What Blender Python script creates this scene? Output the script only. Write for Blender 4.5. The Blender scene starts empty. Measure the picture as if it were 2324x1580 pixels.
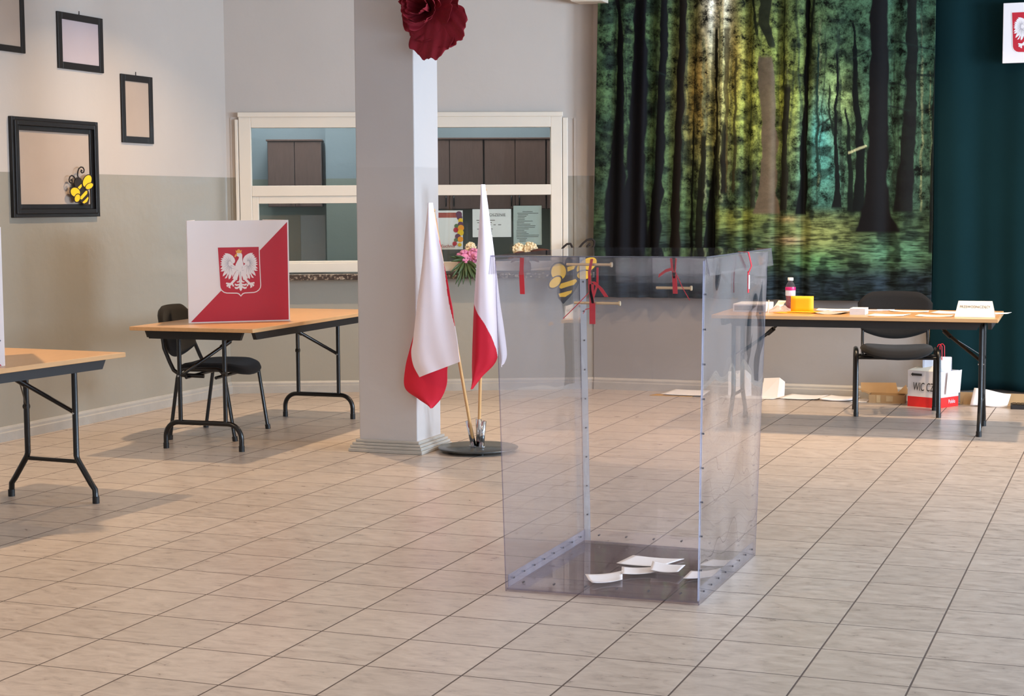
import bpy, bmesh, math, random
import numpy as np
from mathutils import Vector, Matrix
random.seed(7)
sc = bpy.context.scene
COL = sc.collection
R = math.radians

# ------------------------------------------------------------------ camera
cam_d = bpy.data.cameras.new('camera')
cam = bpy.data.objects.new('camera', cam_d); COL.objects.link(cam)
cam_d.sensor_width = 36.0
cam_d.lens = 3790.6 / 2324 * 36.0
cam_d.clip_start = 0.05
YAW, PIT, ROL = -0.362006, 0.0857011, -0.0059778
fw = Vector((math.sin(YAW)*math.cos(PIT), math.cos(YAW)*math.cos(PIT), -math.sin(PIT)))
rt = Vector((math.cos(YAW), -math.sin(YAW), 0)); up = rt.cross(fw)
r2 = rt*math.cos(ROL) + up*math.sin(ROL); u2 = -rt*math.sin(ROL) + up*math.cos(ROL)
m = Matrix(((r2.x, u2.x, -fw.x, 0), (r2.y, u2.y, -fw.y, 0), (r2.z, u2.z, -fw.z, 1.48), (0, 0, 0, 1)))
cam.matrix_world = m
sc.camera = cam

# ------------------------------------------------------------------ world, light, exposure
w = bpy.data.worlds.new('sky'); sc.world = w; w.use_nodes = True
bg = w.node_tree.nodes['Background']
bg.inputs[0].default_value = (0.66, 0.80, 1.0, 1); bg.inputs[1].default_value = 1.0

def area(name, loc, direction, sx, sy, energy, color, spread=180):
    d = bpy.data.lights.new(name, 'AREA'); d.shape = 'RECTANGLE'; d.size = sx; d.size_y = sy
    d.energy = energy; d.color = color; d.spread = R(spread)
    o = bpy.data.objects.new(name, d); COL.objects.link(o)
    o.location = loc; o.rotation_euler = Vector(direction).to_track_quat('-Z', 'Y').to_euler()
    return o
DAY = (0.64, 0.81, 1.0)
RWX = 4.6                                   # right wall of the hall, with its windows
WIN_Y = [(-1.6, 0.8), (1.8, 4.2), (5.2, 7.6), (8.6, 11.0)]
for (a, b), e_ in zip(WIN_Y, (100, 160, 330, 760)):
    area('daylight', (RWX+0.25, (a+b)/2, 1.85), (-1, 0, -0.12), b-a, 1.9, e_, DAY)
area('daylight_rear', (-4.5, -4.3, 1.9), (0.1, 1, -0.1), 3.0, 1.9, 60, (1.0, 0.93, 0.93))
LAMPS = [(-5.55, 6.15, 60), (-5.30, 9.75, 66), (-2.7, 11.0, 50), (-1.3, 10.9, 56), (0.8, 9.6, 40), (-3.2, 4.0, 34)]
for x, y, e in LAMPS:
    d = bpy.data.lights.new('lamp_light', 'AREA'); d.shape = 'DISK'; d.size = 0.09; d.energy = e*0.8; d.color = (1.0, 0.71, 0.43); d.spread = R(125)
    o = bpy.data.objects.new('lamp_light', d); COL.objects.link(o); o.location = (x, y, 3.475)
sc.view_settings.view_transform = 'Standard'
sc.view_settings.look = 'None'
sc.view_settings.gamma = 1.0
sc.view_settings.use_curve_mapping = False
sc.view_settings.exposure = -0.07
sc.cycles.transparent_max_bounces = 40
sc.cycles.max_bounces = 10
sc.cycles.sample_clamp_indirect = 6.0

# ------------------------------------------------------------------ materials
def lin(c):
    return tuple(((v/255)/12.92 if v/255 <= 0.04045 else ((v/255+0.055)/1.055)**2.4) for v in c)
def nmat(name):
    m = bpy.data.materials.new(name); m.use_nodes = True
    return m, m.node_tree, m.node_tree.nodes['Principled BSDF']
def N(t, typ, **k):
    n = t.nodes.new(typ)
    for a, b in k.items(): setattr(n, a, b)
    return n
def L(t, a, b): t.links.new(a, b)
def math_n(t, op, a, b=None, c=None):
    n = N(t, 'ShaderNodeMath', operation=op)
    for i, v in enumerate((a, b, c)):
        if v is None: continue
        if hasattr(v, 'links'): L(t, v, n.inputs[i])
        else: n.inputs[i].default_value = v
    return n.outputs[0]
def simple(name, rgb, rough=0.5, metal=0.0, var=0.06, scale=20, bump=0.0, bscale=60, spec=0.5, sheen=0.0, stretch=None):
    """procedural surface: base colour with slight noise variation and optional bump"""
    m, t, p = nmat(name)
    c = lin(rgb)
    tc = N(t, 'ShaderNodeTexCoord'); mp = N(t, 'ShaderNodeMapping')
    L(t, tc.outputs['Object'], mp.inputs[0])
    if stretch: mp.inputs['Scale'].default_value = stretch
    no = N(t, 'ShaderNodeTexNoise'); no.inputs['Scale'].default_value = scale; no.inputs['Detail'].default_value = 4
    L(t, mp.outputs[0], no.inputs['Vector'])
    mx = N(t, 'ShaderNodeMix', data_type='RGBA')
    mx.inputs[6].default_value = tuple(max(0, v*(1-var*2)) for v in c)+(1,)
    mx.inputs[7].default_value = tuple(min(1, v*(1+var*2)) for v in c)+(1,)
    L(t, no.outputs[0], mx.inputs[0]); L(t, mx.outputs[2], p.inputs['Base Color'])
    p.inputs['Roughness'].default_value = rough; p.inputs['Metallic'].default_value = metal
    p.inputs['Specular IOR Level'].default_value = spec
    if sheen: p.inputs['Sheen Weight'].default_value = sheen
    if bump:
        n2 = N(t, 'ShaderNodeTexNoise'); n2.inputs['Scale'].default_value = bscale; n2.inputs['Detail'].default_value = 5
        L(t, mp.outputs[0], n2.inputs['Vector'])
        b = N(t, 'ShaderNodeBump'); b.inputs['Strength'].default_value = bump; b.inputs['Distance'].default_value = 0.01
        L(t, n2.outputs[0], b.inputs['Height']); L(t, b.outputs[0], p.inputs['Normal'])
    return m

def wall_mat(name, upper, lower, line=1.705, gloss=0.22):
    m, t, p = nmat(name)
    g = N(t, 'ShaderNodeNewGeometry'); sx = N(t, 'ShaderNodeSeparateXYZ'); L(t, g.outputs['Position'], sx.inputs[0])
    lo = math_n(t, 'LESS_THAN', sx.outputs[2], line)
    no = N(t, 'ShaderNodeTexNoise'); no.inputs['Scale'].default_value = 1.3; no.inputs['Detail'].default_value = 5
    L(t, g.outputs['Position'], no.inputs['Vector'])
    mx = N(t, 'ShaderNodeMix', data_type='RGBA')
    mx.inputs[6].default_value = lin(upper)+(1,); mx.inputs[7].default_value = lin(lower)+(1,)
    L(t, lo, mx.inputs[0])
    hs = N(t, 'ShaderNodeMix', data_type='RGBA', blend_type='MULTIPLY'); hs.inputs[0].default_value = 1
    cr = N(t, 'ShaderNodeMapRange'); cr.inputs[3].default_value = 0.93; cr.inputs[4].default_value = 1.05
    L(t, no.outputs[0], cr.inputs[0]); L(t, mx.outputs[2], hs.inputs[6]); L(t, cr.outputs[0], hs.inputs[7])
    L(t, hs.outputs[2], p.inputs['Base Color'])
    rr = math_n(t, 'MULTIPLY_ADD', lo, gloss-0.75, 0.75); L(t, rr, p.inputs['Roughness'])
    n2 = N(t, 'ShaderNodeTexNoise'); n2.inputs['Scale'].default_value = 22; n2.inputs['Detail'].default_value = 6
    L(t, g.outputs['Position'], n2.inputs['Vector'])
    n3 = N(t, 'ShaderNodeTexNoise'); n3.inputs['Scale'].default_value = 4; n3.inputs['Detail'].default_value = 2
    L(t, g.outputs['Position'], n3.inputs['Vector'])
    hh = math_n(t, 'ADD', math_n(t, 'MULTIPLY', n2.outputs[0], 0.25), math_n(t, 'MULTIPLY', n3.outputs[0], 1.2))
    b = N(t, 'ShaderNodeBump'); b.inputs['Strength'].default_value = 0.22; b.inputs['Distance'].default_value = 0.02
    L(t, hh, b.inputs['Height']); L(t, b.outputs[0], p.inputs['Normal'])
    return m
M_wall = wall_mat('painted_wall', (190, 181, 173), (154, 148, 136))
M_wallr = wall_mat('painted_wall_grey', (186, 177, 171), (148, 144, 142), gloss=0.45)
M_pillar = wall_mat('painted_pillar', (191, 186, 185), (187, 182, 181), gloss=0.5)
M_kitchen = wall_mat('kitchen_wall', (140, 152, 158), (134, 140, 130), 1.72, 0.4)
M_ceil = simple('ceiling_paint', (205, 202, 198), 0.9)

def tile_floor():
    m, t, p = nmat('ceramic_floor_tiles')
    g = N(t, 'ShaderNodeNewGeometry'); s = N(t, 'ShaderNodeSeparateXYZ'); L(t, g.outputs['Position'], s.inputs[0])
    SX, SY, OX, OY = 0.335583, 0.347602, -0.304542, 5.115450
    ux = math_n(t, 'DIVIDE', math_n(t, 'SUBTRACT', s.outputs[0], OX), SX)
    uy = math_n(t, 'DIVIDE', math_n(t, 'SUBTRACT', s.outputs[1], OY), SY)
    def edge(u, size, w):
        f = math_n(t, 'FRACT', u); d = math_n(t, 'MINIMUM', f, math_n(t, 'SUBTRACT', 1.0, f))
        d = math_n(t, 'MULTIPLY', d, size)
        mr = N(t, 'ShaderNodeMapRange', interpolation_type='SMOOTHSTEP'); L(t, d, mr.inputs[0])
        mr.inputs[1].default_value = w*0.7; mr.inputs[2].default_value = w*1.5
        mr.inputs[3].default_value = 1; mr.inputs[4].default_value = 0
        return mr.outputs[0]
    gr = math_n(t, 'MAXIMUM', edge(ux, SX, 0.0028), edge(uy, SY, 0.0026))
    cell = N(t, 'ShaderNodeCombineXYZ'); L(t, math_n(t, 'FLOOR', ux), cell.inputs[0]); L(t, math_n(t, 'FLOOR', uy), cell.inputs[1])
    wn = N(t, 'ShaderNodeTexWhiteNoise', noise_dimensions='3D'); L(t, cell.outputs[0], wn.inputs[0])
    # streaky stone pattern, offset for each tile
    mp = N(t, 'ShaderNodeMapping'); mp.inputs['Scale'].default_value = (5.5, 13, 1); mp.inputs['Rotation'].default_value = (0, 0, R(-24))
    av = N(t, 'ShaderNodeVectorMath', operation='MULTIPLY_ADD')
    L(t, wn.outputs[1], av.inputs[0]); av.inputs[1].default_value = (9, 9, 0); L(t, g.outputs['Position'], av.inputs[2])
    L(t, av.outputs[0], mp.inputs[0])
    n1 = N(t, 'ShaderNodeTexNoise'); n1.inputs['Scale'].default_value = 1.8; n1.inputs['Detail'].default_value = 9; n1.inputs['Roughness'].default_value = 0.68
    n1.inputs['Distortion'].default_value = 0.8
    L(t, mp.outputs[0], n1.inputs['Vector'])
    cr = N(t, 'ShaderNodeValToRGB'); L(t, n1.outputs[0], cr.inputs[0])
    e = cr.color_ramp.elements
    e[0].position = 0.30; e[0].color = lin((150, 136, 126))+(1,)
    e[1].position = 0.70; e[1].color = lin((194, 180, 168))+(1,)
    x = cr.color_ramp.elements.new(0.46); x.color = lin((177, 162, 150))+(1,)
    tv = N(t, 'ShaderNodeMapRange'); L(t, wn.outputs[0], tv.inputs[0]); tv.inputs[3].default_value = 0.95; tv.inputs[4].default_value = 1.04
    mu = N(t, 'ShaderNodeMix', data_type='RGBA', blend_type='MULTIPLY'); mu.inputs[0].default_value = 1
    L(t, cr.outputs[0], mu.inputs[6]); L(t, tv.outputs[0], mu.inputs[7])
    mx = N(t, 'ShaderNodeMix', data_type='RGBA'); L(t, gr, mx.inputs[0]); L(t, mu.outputs[2], mx.inputs[6])
    mx.inputs[7].default_value = lin((78, 64, 57))+(1,)
    L(t, mx.outputs[2], p.inputs['Base Color'])
    ro = math_n(t, 'MULTIPLY_ADD', n1.outputs[0], 0.16, 0.22); ro = math_n(t, 'MULTIPLY_ADD', gr, 0.5, ro); L(t, ro, p.inputs['Roughness'])
    h = math_n(t, 'SUBTRACT', math_n(t, 'MULTIPLY', n1.outputs[0], 0.25), gr)
    b = N(t, 'ShaderNodeBump'); b.inputs['Strength'].default_value = 0.25; b.inputs['Distance'].default_value = 0.003
    L(t, h, b.inputs['Height']); L(t, b.outputs[0], p.inputs['Normal'])
    return m
M_floor = tile_floor()

def clear_mat(name, tint, haze=0.02, haze_col=(0.7, 0.75, 0.85), wave=0.0, base=0.035, power=5.0, wscale=(3, 3, 1.2)):
    """clear sheet: see-through tint plus a mirror reflection that grows at grazing angles"""
    m = bpy.data.materials.new(name); m.use_nodes = True; t = m.node_tree
    t.nodes.clear()
    out = N(t, 'ShaderNodeOutputMaterial')
    tr = N(t, 'ShaderNodeBsdfTransparent'); tr.inputs[0].default_value = tint+(1,)
    gl = N(t, 'ShaderNodeBsdfGlossy'); gl.inputs['Roughness'].default_value = 0.015
    df = N(t, 'ShaderNodeBsdfDiffuse'); df.inputs[0].default_value = haze_col+(1,)
    g = N(t, 'ShaderNodeNewGeometry')
    dt = N(t, 'ShaderNodeVectorMath', operation='DOT_PRODUCT'); L(t, g.outputs['Incoming'], dt.inputs[0]); L(t, g.outputs['True Normal'], dt.inputs[1])
    c = math_n(t, 'ABSOLUTE', dt.outputs['Value'])
    f = math_n(t, 'MULTIPLY_ADD', math_n(t, 'POWER', math_n(t, 'SUBTRACT', 1.0, c), power), 1-base, base)
    if wave:
        tc = N(t, 'ShaderNodeTexCoord'); mp = N(t, 'ShaderNodeMapping'); mp.inputs['Scale'].default_value = wscale
        L(t, tc.outputs['Object'], mp.inputs[0])
        no = N(t, 'ShaderNodeTexNoise'); no.inputs['Scale'].default_value = 1.0; no.inputs['Detail'].default_value = 1.0
        L(t, mp.outputs[0], no.inputs['Vector'])
        b = N(t, 'ShaderNodeBump'); b.inputs['Strength'].default_value = 1.0; b.inputs['Distance'].default_value = wave
        L(t, no.outputs[0], b.inputs['Height']); L(t, b.outputs[0], gl.inputs['Normal'])
    ms = N(t, 'ShaderNodeMixShader'); L(t, f, ms.inputs[0]); L(t, tr.outputs[0], ms.inputs[1]); L(t, gl.outputs[0], ms.inputs[2])
    # patchy, vertically stretched noise that thickens the diffuse haze
    tc2 = N(t, 'ShaderNodeTexCoord'); mp2 = N(t, 'ShaderNodeMapping'); mp2.inputs['Scale'].default_value = (7, 7, 1.6)
    L(t, tc2.outputs['Object'], mp2.inputs[0])
    ns = N(t, 'ShaderNodeTexNoise'); ns.inputs['Scale'].default_value = 1.5; ns.inputs['Detail'].default_value = 6
    L(t, mp2.outputs[0], ns.inputs['Vector'])
    sm = N(t, 'ShaderNodeMapRange'); L(t, ns.outputs[0], sm.inputs[0]); sm.inputs[1].default_value = 0.55; sm.inputs[2].default_value = 0.8
    sm.inputs[3].default_value = haze; sm.inputs[4].default_value = haze*3
    m2 = N(t, 'ShaderNodeMixShader'); L(t, sm.outputs[0], m2.inputs[0]); L(t, ms.outputs[0], m2.inputs[1]); L(t, df.outputs[0], m2.inputs[2])
    L(t, m2.outputs[0], out.inputs[0])
    return m
M_clear = clear_mat('clear_plastic_sheet', (0.972, 0.966, 0.975), 0.007, (0.62, 0.66, 0.80))
M_clearw = clear_mat('clear_plastic_bowed_sheet', (0.965, 0.962, 0.975), 0.012, (0.62, 0.66, 0.80), wave=0.030, wscale=(1, 2.6, 2.6), power=3.6)
M_clearl = clear_mat('clear_plastic_side_sheet', (0.965, 0.962, 0.975), 0.010, (0.62, 0.66, 0.80), wave=0.004, wscale=(1, 2.6, 2.6), power=3.6)
M_cleard = clear_mat('clear_plastic_base_sheet', (0.84, 0.79, 0.80), 0.02, (0.45, 0.42, 0.48))
M_rim = clear_mat('plastic_sheet_edge', (0.62, 0.60, 0.72), 0.10, (0.50, 0.50, 0.62))
M_strip = clear_mat('plastic_joint_strip', (0.90, 0.92, 0.95), 0.42, (0.84, 0.88, 0.92))
M_strip2 = clear_mat('plastic_base_flange', (0.86, 0.86, 0.92), 0.09, (0.68, 0.70, 0.80))
M_glass = clear_mat('window_glass', (0.90, 0.93, 0.92), 0.004, (0.5, 0.6, 0.6), base=0.05)
M_bottleg = clear_mat('clear_bottle_plastic', (0.93, 0.9, 0.9), 0.03)
M_polybag = clear_mat('thin_clear_film', (0.86, 0.84, 0.84), 0.16, (0.9, 0.8, 0.75), wave=0.02, wscale=(30, 30, 30))

M_black = simple('black_lacquered_steel', (11, 10, 11), 0.28, 0.0, 0.05)
M_blackm = simple('matt_black_steel', (15, 13, 14), 0.55, 0.0, 0.05)
M_fabric = simple('charcoal_upholstery', (33, 31, 30), 0.95, 0, 0.12, 260, 0.25, 500, 0.15, 0.08)
M_plastic = simple('black_chair_plastic', (24, 23, 23), 0.45, 0, 0.05)
M_wood = simple('beech_laminate', (196, 152, 106), 0.30, 0, 0.07, 3, stretch=(2, 14, 14))
M_woode = simple('beech_edge_band', (206, 160, 108), 0.45, 0, 0.05, 4)
M_white = simple('white_board', (226, 220, 222), 0.5, 0, 0.01, 8)
M_red = simple('printed_red', (180, 18, 42), 0.5, 0, 0.02, 8)
M_gold = simple('printed_gold', (222, 160, 70), 0.5)
M_eagleg = simple('printed_grey', (160, 155, 165), 0.5)
M_frame = simple('black_picture_frame', (13, 9, 9), 0.4, 0, 0.12, 60)
M_backing = simple('beige_backing_board', (176, 159, 145), 0.75, 0, 0.03, 5)
M_backingp = simple('pale_pink_backing_board', (186, 172, 175), 0.75, 0, 0.03, 5)
M_pvc = simple('cream_window_frame', (220, 210, 195), 0.35, 0, 0.02, 5)
M_skirt = simple('grey_painted_skirting', (168, 163, 156), 0.4, 0, 0.08, 9, 0.1, 40)
M_cab = simple('dark_brown_wood_veneer', (104, 80, 72), 0.4, 0, 0.12, 5, stretch=(14, 14, 2))
M_paper = simple('white_paper', (232, 228, 226), 0.8, 0, 0.01, 6)
M_papert = simple('cream_paper', (236, 226, 208), 0.8, 0, 0.01, 6)
M_kraft = simple('brown_cardboard', (178, 146, 106), 0.85, 0, 0.06, 12)
M_yellow = simple('bright_yellow_card', (250, 180, 8), 0.6, 0, 0.01)
M_orange = simple('orange_folder_card', (240, 150, 24), 0.6, 0, 0.01)
M_ochre = simple('ochre_envelope_paper', (196, 150, 70), 0.7)
M_beey = simple('yellow_felt', (238, 192, 30), 0.8, 0, 0.05, 30)
M_beek = simple('black_felt', (34, 26, 24), 0.85)
M_ribbon = simple('red_seal_ribbon', (206, 24, 44), 0.35, 0, 0.03)
M_brass = simple('clear_amber_rod', (214, 190, 150), 0.25, 0.3, 0.02)
M_rivet = simple('metal_rivet', (120, 118, 124), 0.3, 0.9)
M_chrome = simple('polished_steel_tube', (200, 202, 206), 0.18, 1.0, 0.03)
M_pole = simple('varnished_wooden_pole', (206, 160, 104), 0.4, 0, 0.08, 6, stretch=(20, 20, 2))
M_flagw = simple('white_flag_cloth', (234, 222, 230), 0.75, 0, 0.01, 300, 0.05, 400)
M_flagr = simple('red_flag_cloth', (204, 14, 46), 0.7, 0, 0.03, 300, 0.05, 400)
M_petal = simple('crimson_crepe_paper', (128, 3, 28), 0.8, 0, 0.14, 14, 0.25, 60)
M_pink = simple('pink_peony_petals', (214, 130, 162), 0.7, 0, 0.25, 60)
M_creamf = simple('cream_flower_petals', (236, 214, 176), 0.7, 0, 0.12, 60)
M_leaf = simple('green_leaves', (58, 76, 38), 0.5, 0, 0.2, 20)
M_leafd = simple('dark_red_leaves', (84, 44, 34), 0.6, 0, 0.2, 20)
M_teal = simple('dark_teal_curtain_cloth', (8, 35, 39), 0.9, 0, 0.06, 3, 0.05, 300, 0.1)
M_ink = simple('black_ink', (50, 46, 46), 0.7)
M_inkg = simple('faded_grey_ink', (118, 108, 102), 0.7)
M_greenp = simple('printed_green', (84, 110, 64), 0.6)
M_purple = simple('printed_purple', (100, 52, 80), 0.6)
M_magenta = simple('magenta_bottle_band', (196, 30, 110), 0.4)
M_drink = simple('dark_red_drink', (130, 22, 44), 0.3)
M_boxred = simple('red_carton_print', (214, 34, 34), 0.45)
M_silver = simple('shiny_white_film', (214, 216, 228), 0.22, 0.25, 0.05)
M_darkdev = simple('black_device_plastic', (30, 28, 30), 0.5)

def granite():
    m, t, p = nmat('speckled_brown_granite')
    tc = N(t, 'ShaderNodeTexCoord'); v = N(t, 'ShaderNodeTexVoronoi'); v.inputs['Scale'].default_value = 70
    L(t, tc.outputs['Object'], v.inputs['Vector'])
    cr = N(t, 'ShaderNodeValToRGB'); L(t, v.outputs['Color'], cr.inputs[0])
    e = cr.color_ramp.elements; e[0].position = 0.62; e[0].color = lin((60, 48, 42))+(1,); e[1].position = 0.95; e[1].color = lin((176, 158, 138))+(1,)
    L(t, cr.outputs[0], p.inputs['Base Color']); p.inputs['Roughness'].default_value = 0.3
    return m
M_granite = granite()

# ------------------------------------------------------------------ mesh helpers
class MB:
    def __init__(s): s.v = []; s.f = []; s.mi = []; s.sm = []
    def add(s, vs, fs, mi=0, smooth=False):
        o = len(s.v); s.v += [tuple(map(float, v)) for v in vs]
        for f in fs: s.f.append(tuple(i+o for i in f)); s.mi.append(mi); s.sm.append(smooth)
        return s
    def box(s, c, d, mi=0, rz=0, mat=None, mi_side=None):
        x, y, z = d[0]/2, d[1]/2, d[2]/2
        vs = [Vector((a*x, b*y, e*z)) for a in (-1, 1) for b in (-1, 1) for e in (-1, 1)]
        M = mat if mat else Matrix.Rotation(rz, 3, 'Z')
        vs = [M @ v + Vector(c) for v in vs]
        fs = [(0, 1, 3, 2), (4, 6, 7, 5), (0, 4, 5, 1), (2, 3, 7, 6), (0, 2, 6, 4), (1, 5, 7, 3)]
        o = len(s.v); s.v += [tuple(v) for v in vs]
        for i, f in enumerate(fs):
            s.f.append(tuple(k+o for k in f)); s.sm.append(False)
            s.mi.append(mi if mi_side is None or i//2 == mi_side[0] else mi_side[1])
        return s
    def tube(s, pts, r, n=10, mi=0, flat=None, cap=True, smooth=True):
        pts = [Vector(p) for p in pts]; rings = []
        prev = None
        for i, p in enumerate(pts):
            a = pts[max(i-1, 0)]; b = pts[min(i+1, len(pts)-1)]
            d = (b-a).normalized()
            ref = prev if prev is not None else (Vector((0, 0, 1)) if abs(d.z) < 0.9 else Vector((1, 0, 0)))
            x = (ref - d*ref.dot(d))
            if x.length < 1e-6: x = d.orthogonal()
            x.normalize(); y = d.cross(x); prev = x
            rr = r[i] if isinstance(r, (list, tuple)) else r
            rings.append([p + x*math.cos(2*math.pi*k/n)*rr + y*math.sin(2*math.pi*k/n)*rr*(flat or 1) for k in range(n)])
        vs = [v for ring in rings for v in ring]
        fs = [(i*n+k, i*n+(k+1) % n, (i+1)*n+(k+1) % n, (i+1)*n+k) for i in range(len(pts)-1) for k in range(n)]
        s.add(vs, fs, mi, smooth)
        if cap:
            s.add(rings[0], [tuple(range(n))[::-1]], mi); s.add(rings[-1], [tuple(range(n))], mi)
        return s
    def lathe(s, prof, c=(0, 0, 0), n=28, mi=0, axis='Z', smooth=True):
        vs = []
        for r, z in prof:
            for k in range(n):
                a = 2*math.pi*k/n; p = (r*math.cos(a), r*math.sin(a), z)
                if axis == 'Y': p = (p[0], -p[2], p[1])
                if axis == 'X': p = (p[2], p[0], p[1])
                vs.append((p[0]+c[0], p[1]+c[1], p[2]+c[2]))
        fs = [(i*n+k, i*n+(k+1) % n, (i+1)*n+(k+1) % n, (i+1)*n+k) for i in range(len(prof)-1) for k in range(n)]
        s.add(vs, fs, mi, smooth)
        s.add(vs[:n], [tuple(range(n))[::-1]], mi); s.add(vs[-n:], [tuple(range(n))], mi)
        return s
    def poly(s, pts, mi=0): return s.add(pts, [tuple(range(len(pts)))], mi)
    def prism(s, pts, off, mi=0, mi_side=None):
        n = len(pts); pts = [Vector(p) for p in pts]; off = Vector(off)
        s.add(pts + [p+off for p in pts], [tuple(range(n)), tuple(range(2*n-1, n-1, -1))], mi)
        s.add(pts + [p+off for p in pts], [(i, (i+1) % n, n+(i+1) % n, n+i) for i in range(n)], mi if mi_side is None else mi_side)
        return s
    def grid(s, fn, nu, nv, mi=0, smooth=True, mif=None):
        vs = [fn(i/nu, j/nv) for j in range(nv+1) for i in range(nu+1)]
        o = len(s.v); s.v += [tuple(map(float, v)) for v in vs]
        for j in range(nv):
            for i in range(nu):
                a = j*(nu+1)+i
                s.f.append((o+a, o+a+1, o+a+nu+2, o+a+nu+1)); s.sm.append(smooth)
                s.mi.append(mif((i+.5)/nu, (j+.5)/nv) if mif else mi)
        return s
    def build(s, name, mats, parent=None, bevel=0, solid=0, subsurf=0, fixn=True):
        me = bpy.data.meshes.new(name); me.from_pydata(s.v, [], s.f)
        for mt in (mats if isinstance(mats, (list, tuple)) else [mats]): me.materials.append(mt)
        for p, i, k in zip(me.polygons, s.mi, s.sm): p.material_index = i; p.use_smooth = k
        if fixn:
            bm = bmesh.new(); bm.from_mesh(me); bmesh.ops.recalc_face_normals(bm, faces=bm.faces); bm.to_mesh(me); bm.free()
        me.update()
        o = bpy.data.objects.new(name, me); COL.objects.link(o)
        if parent: o.parent = parent
        if solid:
            q = o.modifiers.new('thickness', 'SOLIDIFY'); q.thickness = solid; q.offset = 0
        if bevel:
            q = o.modifiers.new('bevel', 'BEVEL'); q.width = bevel; q.segments = 2; q.limit_method = 'ANGLE'; q.angle_limit = R(40)
        if subsurf:
            q = o.modifiers.new('smooth', 'SUBSURF'); q.levels = subsurf; q.render_levels = subsurf
        return o

def tag(o, label, cat, group=None):
    o['label'] = label; o['category'] = cat
    if group: o['group'] = group
    return o
def thing(name, label, cat, loc=(0, 0, 0), rz=0, group=None):
    o = bpy.data.objects.new(name, None); COL.objects.link(o); o.empty_display_size = 0.1
    o.location = loc; o.rotation_euler = (0, 0, rz)
    return tag(o, label, cat, group)
def struct(o): o['kind'] = 'structure'; return o
def copy_tree(o, parent=None):
    c = o.copy(); COL.objects.link(c)
    if parent: c.parent = parent
    for ch in [x for x in bpy.data.objects if x.parent == o]: copy_tree(ch, c)
    return c
def arc(c, r, a0, a1, n, ax=(1, 0, 0), ay=(0, 0, 1)):
    ax, ay = Vector(ax), Vector(ay)
    return [Vector(c)+ax*math.cos(a0+(a1-a0)*k/n)*r+ay*math.sin(a0+(a1-a0)*k/n)*r for k in range(n+1)]
def text(name, body, size, M4, mat, parent, extrude=0.0004, shear=0, label=None, align='CENTER', bold=0, width=None):
    cu = bpy.data.curves.new(name, 'FONT'); cu.body = body; cu.size = size; cu.extrude = extrude; cu.align_x = align; cu.align_y = 'CENTER'
    cu.shear = shear; cu.offset = bold
    ob = bpy.data.objects.new(name, cu); COL.objects.link(ob)
    bpy.context.view_layer.update()
    me = bpy.data.meshes.new_from_object(ob.evaluated_get(bpy.context.evaluated_depsgraph_get()))
    bpy.data.objects.remove(ob)
    if width:
        xs = [v.co.x for v in me.vertices]; k = width/(max(xs)-min(xs))
        for v in me.vertices: v.co.x *= k
    me.transform(M4)
    me.materials.clear(); me.materials.append(mat)
    o = bpy.data.objects.new(name, me); COL.objects.link(o); o.parent = parent
    return o
def frame4(origin, ex, ey):
    ex = Vector(ex).normalized(); ey = Vector(ey); ez = ex.cross(ey).normalized(); ey = ez.cross(ex)
    return Matrix(((ex.x, ey.x, ez.x, origin[0]), (ex.y, ey.y, ez.y, origin[1]), (ex.z, ey.z, ez.z, origin[2]), (0, 0, 0, 1)))

# ------------------------------------------------------------------ the hall
LX = -6.75; BY = 12.72; CZ = 3.55
struct(MB().box(((LX+RWX)/2, 4.2, -0.05), (RWX-LX+0.6, 18.6, 0.1)).build('floor', M_floor))
struct(MB().box(((LX+RWX)/2, 5.0, CZ+0.05), (RWX-LX+0.6, 19.2, 0.1)).build('ceiling', M_ceil))
struct(MB().box((LX-0.08, 3.6, CZ/2), (0.16, 15.86+0.0, CZ)).build('wall_left', M_wall))
wl = bpy.data.objects['wall_left']
# angled wall with the serving window
P0 = Vector((LX, 11.53, 0)); WT = Vector((2.62, 1.2, 0)).normalized(); WN = Vector((-WT.y, WT.x, 0))
def wp(s_, z, d=0.0): return P0 + WT*s_ + WN*d + Vector((0, 0, z))
def wbox(mb, s0, s1, z0, z1, d0, d1, mi=0):
    c = wp((s0+s1)/2, (z0+z1)/2, (d0+d1)/2)
    M = Matrix((( WT.x, WN.x, 0), (WT.y, WN.y, 0), (0, 0, 1)))
    return mb.box(c, (abs(s1-s0), abs(d1-d0), abs(z1-z0)), mi, mat=M)
WS0, WS1, WZ0, WZ1 = 0.10, 2.64, 0.955, 2.205; WEND = 2.90
mb = MB()
wbox(mb, -0.15, WS0, 0, CZ, 0, 0.16); wbox(mb, WS1, WEND+0.0, 0, CZ, 0, 0.16)
wbox(mb, WS0, WS1, 0, WZ0-0.06, 0, 0.16); wbox(mb, WS0, WS1, WZ1, CZ, 0, 0.16)
struct(mb.build('wall_back_left', M_wall))
# back wall behind the curtains
struct(MB().box(((-4.115+RWX)/2, BY+0.08, CZ/2), (RWX+4.115, 0.16, CZ)).build('wall_back', M_wallr))
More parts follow.
